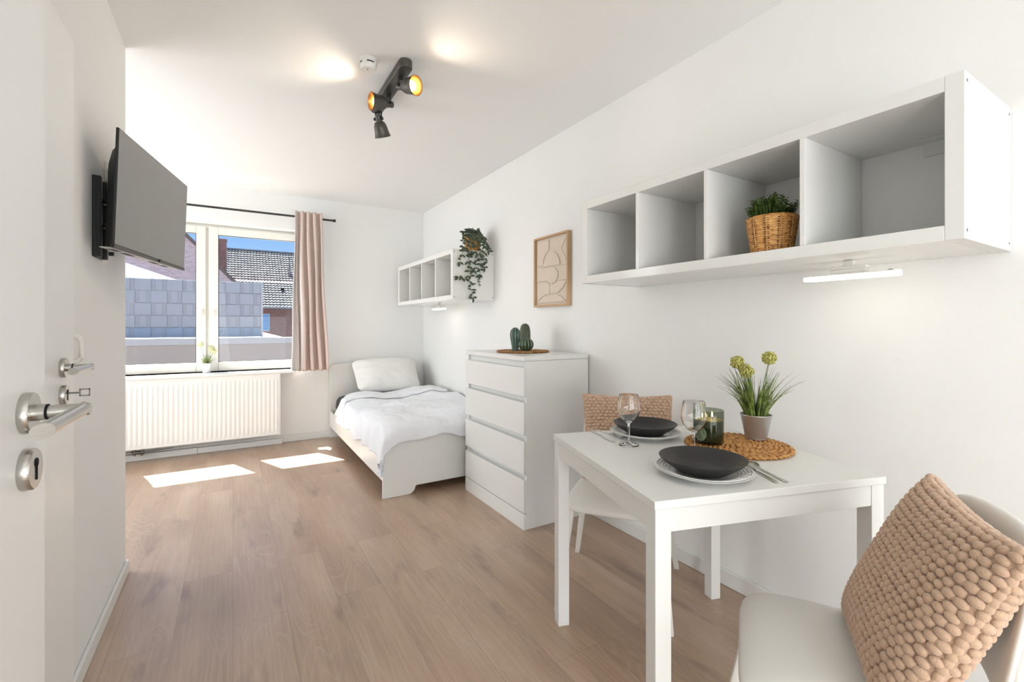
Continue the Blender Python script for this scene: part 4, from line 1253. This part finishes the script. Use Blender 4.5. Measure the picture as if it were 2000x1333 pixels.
def cushion_mesh():
    b = MB(); r = random.Random(3)
    N = 40
    b.grid(N, N, lambda u, v: tuple(cush(2*u-1, 2*v-1, .97)))
    b.grid(N, N, lambda u, v: tuple(cush(2*u-1, 2*v-1, -.97)))
    def lengths(fn, step, off):
        M = 400; L = 0; out = []; last = fn(-1); nxt = step*off
        for k in range(1, M+1):
            t = -1+2*k/M; c = fn(t); L += (c-last).length; last = c
            if L >= nxt: out.append(t); nxt += step
        return out
    def bob(c, du, n, sgn, k=1.0):
        if n.length < 1e-9: n = Vector((0, sgn, 0))
        n.normalize(); du = du-n*du.dot(n); du.normalize(); w = n.cross(du); s = r.uniform(.9, 1.1)*k
        M = Matrix(((du.x*.0116*s, w.x*.0090*s, n.x*.0078, c.x), (du.y*.0116*s, w.y*.0090*s, n.y*.0078, c.y), (du.z*.0116*s, w.z*.0090*s, n.z*.0078, c.z), (0, 0, 0, 1)))
        b.add(IV, IF, M)
    for sgn in (1, -1):
        for j, q in enumerate(lengths(lambda q: cush(0, q, sgn), .0158, .6)):
            for p in lengths(lambda p: cush(p, q, sgn), .0212, .55 if j % 2 else 1.05):
                p2 = max(-.995, min(.995, p+r.uniform(-.01, .01))); q2 = max(-.995, min(.995, q+r.uniform(-.008, .008)))
                du = cush(min(1, p2+.02), q2, sgn)-cush(max(-1, p2-.02), q2, sgn); dw = cush(p2, min(1, q2+.02), sgn)-cush(p2, max(-1, q2-.02), sgn)
                n = du.cross(dw)
                if n.y*sgn < 0: n = -n
                bob(cush(p2, q2, sgn), du, n, sgn)
    for k in range(27):
        t = -1+2*(k+.5)/27
        for (fn, nn) in ((lambda t: cush(t, 1, 0), Vector((0, 0, 1))), (lambda t: cush(t, -1, 0), Vector((0, 0, -1))), (lambda t: cush(1, t, 0), Vector((1, 0, 0))), (lambda t: cush(-1, t, 0), Vector((-1, 0, 0)))):
            bob(fn(t), fn(min(1, t+.02))-fn(max(-1, t-.02)), nn.copy(), 1)
    return b
cm = cushion_mesh()
def place_cushion(o, corner, wdir, updir):
    """corner: left bottom corner seen from the front, wdir toward the other bottom corner"""
    w = Vector(wdir).normalized(); u = Vector(updir); u = (u-w*u.dot(w)).normalized(); n = w.cross(u)
    c = Vector(corner)+w*CW+u*CH
    o.matrix_basis = Matrix(((w.x, -n.x, u.x, c.x), (w.y, -n.y, u.y, c.y), (w.z, -n.z, u.z, c.z), (0, 0, 0, 1)))
cu1 = tag(obj('cushion', cm, M_knit, smooth=80), 'large beige chunky knit cushion on the nearest chair', 'cushion', 'knitted cushions')
place_cushion(cu1, (1.345, .561, .452), (-.85, -.53, 0), (.083, -.14, .35))
cu2 = cu1.copy(); COL.objects.link(cu2)
cu2['label'] = 'beige chunky knit cushion standing on the chair behind the table'
place_cushion(cu2, (1.422, 1.688, .458), (.76, -.65, 0), (.110, .092, .34))

# ================================================================== table ware
def plate(x, y, label):
    b = MB(); z = TZ
    b.lathe([(0, .004), (.075, .004), (.078, 0), (.084, 0), (.087, .004), (.128, .0165), (.1345, .019), (.1355, .0205), (.1335, .0212), (.120, .0180), (.092, .0105), (.086, .008), (0, .008)], c=(x, y, z), seg=96)
    p = thing('dinner_plate', label, 'plate', (x, y, z), 0, 'white dinner plates')
    obj('plate_body', b, M_porc, p, smooth=50)
    r = MB()
    for k in range(5):
        rr = .093+.0085*k; zz = .0118+.0026*k
        r.lathe([(rr, zz-.0005), (rr+.0015, zz+.0012), (rr+.003, zz-.0002)], c=(x, y, z), seg=96, wave=lambda a, q, k=k: 1+.006*math.sin(a*24+k*1.6), cap=False)
    obj('rim_relief', r, M_porc, p, smooth=60, label='embossed rim pattern')
    return p
def bowl(x, y, label):
    b = MB(); z = TZ+.0085
    b.lathe([(0, 0), (.062, 0), (.064, .001), (.070, .004), (.092, .018), (.110, .031), (.1205, .0405), (.1215, .0425), (.1200, .0432), (.1085, .0345), (.090, .0225), (.066, .0105), (.05, .0085), (0, .008)], c=(x, y, z), seg=96)
    return tag(obj('bowl', b, M_ant, smooth=50), label, 'bowl', 'dark bowls')
plate(1.173, .856, 'white dinner plate under the dark bowl at the front of the table')
bowl(1.172, .858, 'shallow dark bowl at the front of the table')
plate(1.389, 1.274, 'white dinner plate under the dark bowl at the back of the table')
bowl(1.389, 1.276, 'shallow dark bowl at the back of the table')
def wine(x, y, label):
    b = MB()
    pr = [(0, 0), (.0345, 0), (.0352, .0012), (.0345, .0022), (.020, .0045), (.008, .008), (.0045, .014), (.0038, .030), (.0036, .060), (.0042, .076), (.010, .083), (.024, .093), (.034, .108), (.0405, .126), (.0408, .136), (.0385, .155), (.0345, .180), (.0330, .1835), (.0322, .1835), (.0328, .180),
          (.0368, .155), (.0393, .136), (.0390, .126), (.0325, .109), (.0225, .095), (.010, .086), (0, .0845)]
    b.lathe(pr, c=(x, y, TZ+.0008), seg=72)
    return tag(obj('wine_glass', b, M_wine, smooth=60), label, 'wine glass', 'wine glasses')
wine(1.228, 1.205, 'empty wine glass beside the back place setting')
wine(1.300, .984, 'empty wine glass beside the candle, behind the front bowl')
mat_round('braided_mat', 'large round braided mat in the middle of the table under the candle', 1.545, .988, TZ, .178, .013, M_jute, 11, 8)

# candle ---------------------------------------------------------------
cx, cy, cz = 1.462, 1.046, TZ+.0142
cd = thing('scented_candle', 'dark green glass candle with two burning wicks on the mat', 'candle', (cx, cy, cz))
b = MB(); b.lathe([(0, 0), (.048, 0), (.0515, .003), (.052, .010), (.052, .116), (.0512, .118), (.0495, .118), (.049, .116), (.049, .012), (.045, .009), (0, .009)], c=(cx, cy, cz), seg=72)
obj('glass_jar', b, M_tumb, cd, smooth=45, label='smoked green glass jar')
b = MB(); b.lathe([(0, .0095), (.045, .0095), (.0485, .013), (.0485, .082), (0, .082)], c=(cx, cy, cz), seg=64)
obj('wax', b, M_wax, cd, smooth=45)
b = MB(); b.lathe([(0, .0822), (.048, .0822), (.048, .0832), (0, .0832)], c=(cx, cy, cz), seg=64)
obj('wax_pool', b, M_waxtop, cd, smooth=45, label='melted pale wax pool')
for dx, dy in ((-.016, .008), (.014, -.006)):
    wk = obj('wick', MB().cyl((cx+dx, cy+dy, cz+.083), (cx+dx, cy+dy, cz+.092), .0009, seg=8), M_void, cd)
    b = MB(); b.lathe([(0, 0), (.0018, .002), (.0028, .006), (.0022, .011), (.001, .016), (0, .019)], c=(cx+dx, cy+dy, cz+.0905), seg=16)
    obj('flame', b, M_flame, wk, smooth=60, label='small yellow flame')
lb = MB()
va = math.atan2(-cy, -cx)-.52
def labp(p, q, h):
    a = va+p*.42; r = .0522+.0006*h
    return (cx+r*math.cos(a), cy+r*math.sin(a), cz+.038+q*.024)
lb.prism([(math.cos(2*PI*k/28), math.sin(2*PI*k/28)) for k in range(28)], 0, 1, labp)
obj('label_sticker', lb, mat('label_green', srgb(112, 126, 98), 0.6), cd, label='round pale green label')

grass_pot('potted_flower', 'zinc pot of grass with yellow-green ball flowers on the table', 1.668, .992, TZ+.0142, .036, .0535, .090, M_galv,
          [(1.628, 1.040, 1.040), (1.640, 1.012, 1.008), (1.688, .955, 1.060)], 150, .215, .0265, M_head, 12)

# cutlery ---------------------------------------------------------------
def knife(p0, p1, label):
    p0 = Vector((p0[0], p0[1], TZ+.002)); p1 = Vector((p1[0], p1[1], TZ+.002)); d = (p1-p0).normalized(); s = Vector((-d.y, d.x, 0)); L = (p1-p0).length
    def F(p, q, h): return tuple(p0+d*L*p+s*q+Vector((0, 0, h)))
    k = thing('knife', label, 'knife', tuple(p0))
    b = MB(); b.prism([(0, -.004), (.02, -.006), (.25, -.0055), (.5, -.0035), (.5, .0035), (.25, .0055), (.02, .006), (0, .004)], -.0015, .0025, F); obj('handle', b, M_cut, k, bevel=.001)
    b = MB(); b.prism([(.5, -.0035), (.6, -.008), (.85, -.008), (.95, -.005), (1, .002), (.95, .006), (.5, .0035)], -.0012, .0006, F); obj('blade', b, M_cut, k, bevel=.0004)
def fork(p0, p1, label):
    p0 = Vector((p0[0], p0[1], TZ+.002)); p1 = Vector((p1[0], p1[1], TZ+.002)); d = (p1-p0).normalized(); s = Vector((-d.y, d.x, 0)); L = (p1-p0).length
    def F(p, q, h):
        lift = .010*math.sin(PI*max(0, min(1, (p-.55)/.45)))
        return tuple(p0+d*L*p+s*q+Vector((0, 0, h+lift)))
    k = thing('fork', label, 'fork', tuple(p0))
    b = MB(); b.prism([(0, -.004), (.02, -.0065), (.2, -.005), (.5, -.0028), (.56, -.0026), (.56, .0026), (.5, .0028), (.2, .005), (.02, .0065), (0, .004)], -.0012, .0018, F); obj('handle', b, M_cut, k, bevel=.0008)
    b = MB(); b.prism([(.56, -.0026), (.64, -.003), (.70, -.010), (.78, -.0118), (.78, .0118), (.70, .010), (.64, .003), (.56, .0026)], -.001, .001, F); hd = obj('head', b, M_cut, k)
    for i in range(4):
        q = -.0103+i*.0069; b = MB(); b.prism([(.78, q-.0016), (.9, q-.0014), (1, q-.0006), (1, q+.0006), (.9, q+.0014), (.78, q+.0016)], -.001, .001, F); obj('tine', b, M_cut, hd)
knife((1.262, 1.455), (1.207, 1.255), 'steel knife at the left of the back place setting')
fork((1.288, 1.450), (1.283, 1.295), 'steel fork crossing over the knife at the back place setting')
knife((1.279, .701), (1.372, .872), 'steel knife right of the front bowl, nearer the table edge')
fork((1.308, .690), (1.388, .862), 'steel fork right of the front bowl, beside the knife')

# ================================================================== outside
ob = MB(); ob.box(-6, 2.6, 8.72, 8.95, -2.0, .895)
pw = thing('parapet_wall', 'low rendered parapet wall outside the window', 'wall', (-1, 8.8, -2))
obj('masonry', ob, M_render, pw); obj('coping', MB().box(-6.02, 2.62, 8.70, 8.98, .872, .975), M_cap, pw, bevel=.01, label='pale grey metal coping')
tr = MB(); tr.box(-6, 4, 5.37, 8.72, -.35, -.25); tag(obj('flat_roof', tr, M_gravel), 'gravel flat roof terrace below the window', 'roof')

pf = thing('privacy_fence', 'grey privacy fence of woven strips behind the parapet', 'fence', (-1.5, 9.1, .975))
FX0, FX1 = -4.5, .415
zs = [.985, 1.148, 1.341, 1.534, 1.728, 1.918]
for r in range(5):
    b = MB(); z0, z1 = zs[r], zs[r+1]-.002
    b.box(FX0, FX1, 9.10, 9.106, z0, z1)
    x = FX0-(.20 if r % 2 else 0); 
    while x < FX1:
        a0, a1 = max(FX0, x), min(FX1, x+.205)
        if a1 > a0+.01: b.box(a0, a1, 9.075, 9.10, z0+.004, z1-.004)
        a0, a1 = max(FX0, x+.255), min(FX1, x+.345)
        if a1 > a0+.01: b.box(a0, a1, 9.085, 9.10, z0+.004, z1-.004)
        x += .40
    obj('strip', b, M_fence2 if r == 0 else M_fence, pf, bevel=.006, label='bluish lowest strip of the fence' if r == 0 else None)
b = MB(); x = FX0
while x < FX1:
    b.box(x-.0028, x+.0028, 9.088, 9.094, .98, 1.955); x += .05
obj('wire_mesh', b, M_wire, pf)
obj('post', MB().box(FX1, FX1+.03, 9.07, 9.13, .975, 1.93), M_wire, pf)

def tiles(x0, x1, ya, za, yb, zb, tw, rows):
    """ridge at (ya,za), eave at (yb,zb)"""
    b = MB(); nx = int((x1-x0)/tw)
    d = Vector((0, yb-ya, zb-za)); n = Vector((0, d.z, -d.y)); n.normalize()
    if n.z < 0: n = -n
    for r in range(rows):
        p0 = Vector((0, ya, za))+d*(r/rows); p1 = Vector((0, ya, za))+d*((r+1.08)/rows)
        vs = []; seg = 6
        m_ = nx*seg
        for k, (p, off) in enumerate(((p0, .0), (p1, .13), (p1, -.04))):
            for i in range(m_+1):
                ph = (i % seg)/seg
                w = .035*math.sin(2*PI*ph)+.01*math.sin(4*PI*ph)
                if k == 2: w = 0
                q = p+n*(off+w)
                vs.append((x0+i*tw/seg, q.y, q.z))
        fs = []
        for k in range(2):
            for i in range(m_):
                a = k*(m_+1)+i; fs.append((a, a+1, a+m_+2, a+m_+1))
        b.add(vs, fs)
    return b
h1 = thing('tiled_house', 'red brick house with a grey tiled roof beyond the fence', 'house', (3, 55, -3))
obj('upper_roof', tiles(-9, 16, 62, 9.93, 57, 5.93, .31, 14), M_tile, h1, smooth=50)
obj('lower_roof', tiles(-3, 16, 54.5, 5.80, 50, 2.93, .31, 11), M_tile, h1, smooth=50)
b = MB(); b.box(-9, 16, 57.6, 66, -3, 5.95); b.box(-3, 16, 50.6, 57.6, -3, 3.05); b.box(-3, 16, 54.4, 57.6, 3.0, 5.72)
obj('walls', b, M_brickB, h1)
b = MB(); b.box(-9, 16, 61.8, 62.3, 9.9, 10.08); obj('ridge', b, M_tile, h1)
b = MB(); b.box(-3, 16, 49.75, 49.95, 2.80, 2.94); obj('gutter', b, M_cap, h1, bevel=.02)
wf_ = obj('window_frame', MB().box(2.22, 3.06, 50.52, 50.62, .62, 2.32), M_upvc, h1, bevel=.01)
b = MB(); b.box(2.28, 3.0, 50.49, 50.53, .70, 2.25)
pn_ = obj('blind', b, M_pane, wf_, label='pale blue closed window blind')
b = MB()
for k in range(8): b.box(2.28, 3.0, 50.47, 50.50, .78+k*.19, .80+k*.19)
obj('slat_line', b, M_upvc, pn_)
b = MB(); b.cyl((5.55, 58.5, 6.9), (5.55, 58.5, 8.9), .10); b.box(5.35, 5.75, 58.1, 58.8, 6.6, 7.4); obj('vent_pipe', b, M_tile, h1, smooth=40)
obj('roof_vent', MB().box(4.2, 4.5, 52.6, 52.9, 4.85, 5.0), M_void, h1)

h2 = thing('gable_house', 'mauve brick gable house at the left of the window view', 'house', (-6, 42, -3))
gp = [(-14, -3), (.0, -3), (.0, 4.2), (-.063, 4.33), (-7.2, 12.0), (-14, 5.0)]
b = MB(); b.prism(gp, 38, 47, lambda p, q, h: (p, h, q)); obj('gable_wall', b, M_brickA, h2)
b = MB(); b.prism([(.25, 3.95), (.25, 4.25), (-7.2, 12.32), (-7.2, 12.0)], 37.8, 47, lambda p, q, h: (p, h, q)); b.prism([(-14.3, 4.7), (-7.2, 12.0), (-7.2, 12.32), (-14.3, 5.0)], 37.8, 47, lambda p, q, h: (p, h, q))
obj('roof_edge', b, M_dark, h2)
b = MB(); b.box(-.985, -.42, 42, 42.6, 4.5, 7.85) ; b.box(-1.02, -.385, 41.96, 42.64, 7.75, 7.88)
cb = obj('chimney', b, M_brickB, h2)
ws = thing('white_canopy', 'bright white sloping canopy roof left beyond the fence', 'roof', (-3, 14, 0))
b = MB(); b.prism([(-5.2, 3.75), (-1.20, 2.30), (-1.20, 2.22), (-5.2, 2.22)], 13.8, 17, lambda p, q, h: (p, h, q)); obj('roof_sheet', b, M_slab, ws)
fr2 = MB(); fr2.prism([(-12, 9.3), (.55, 9.3), (.905, 9.32), (1.0, 44), (-12, 44)], .80, .93, lambda p, q, h: (p, q, h))
tag(obj('flat_roof', fr2, M_slab), 'bright white flat roof behind the parapet', 'roof')
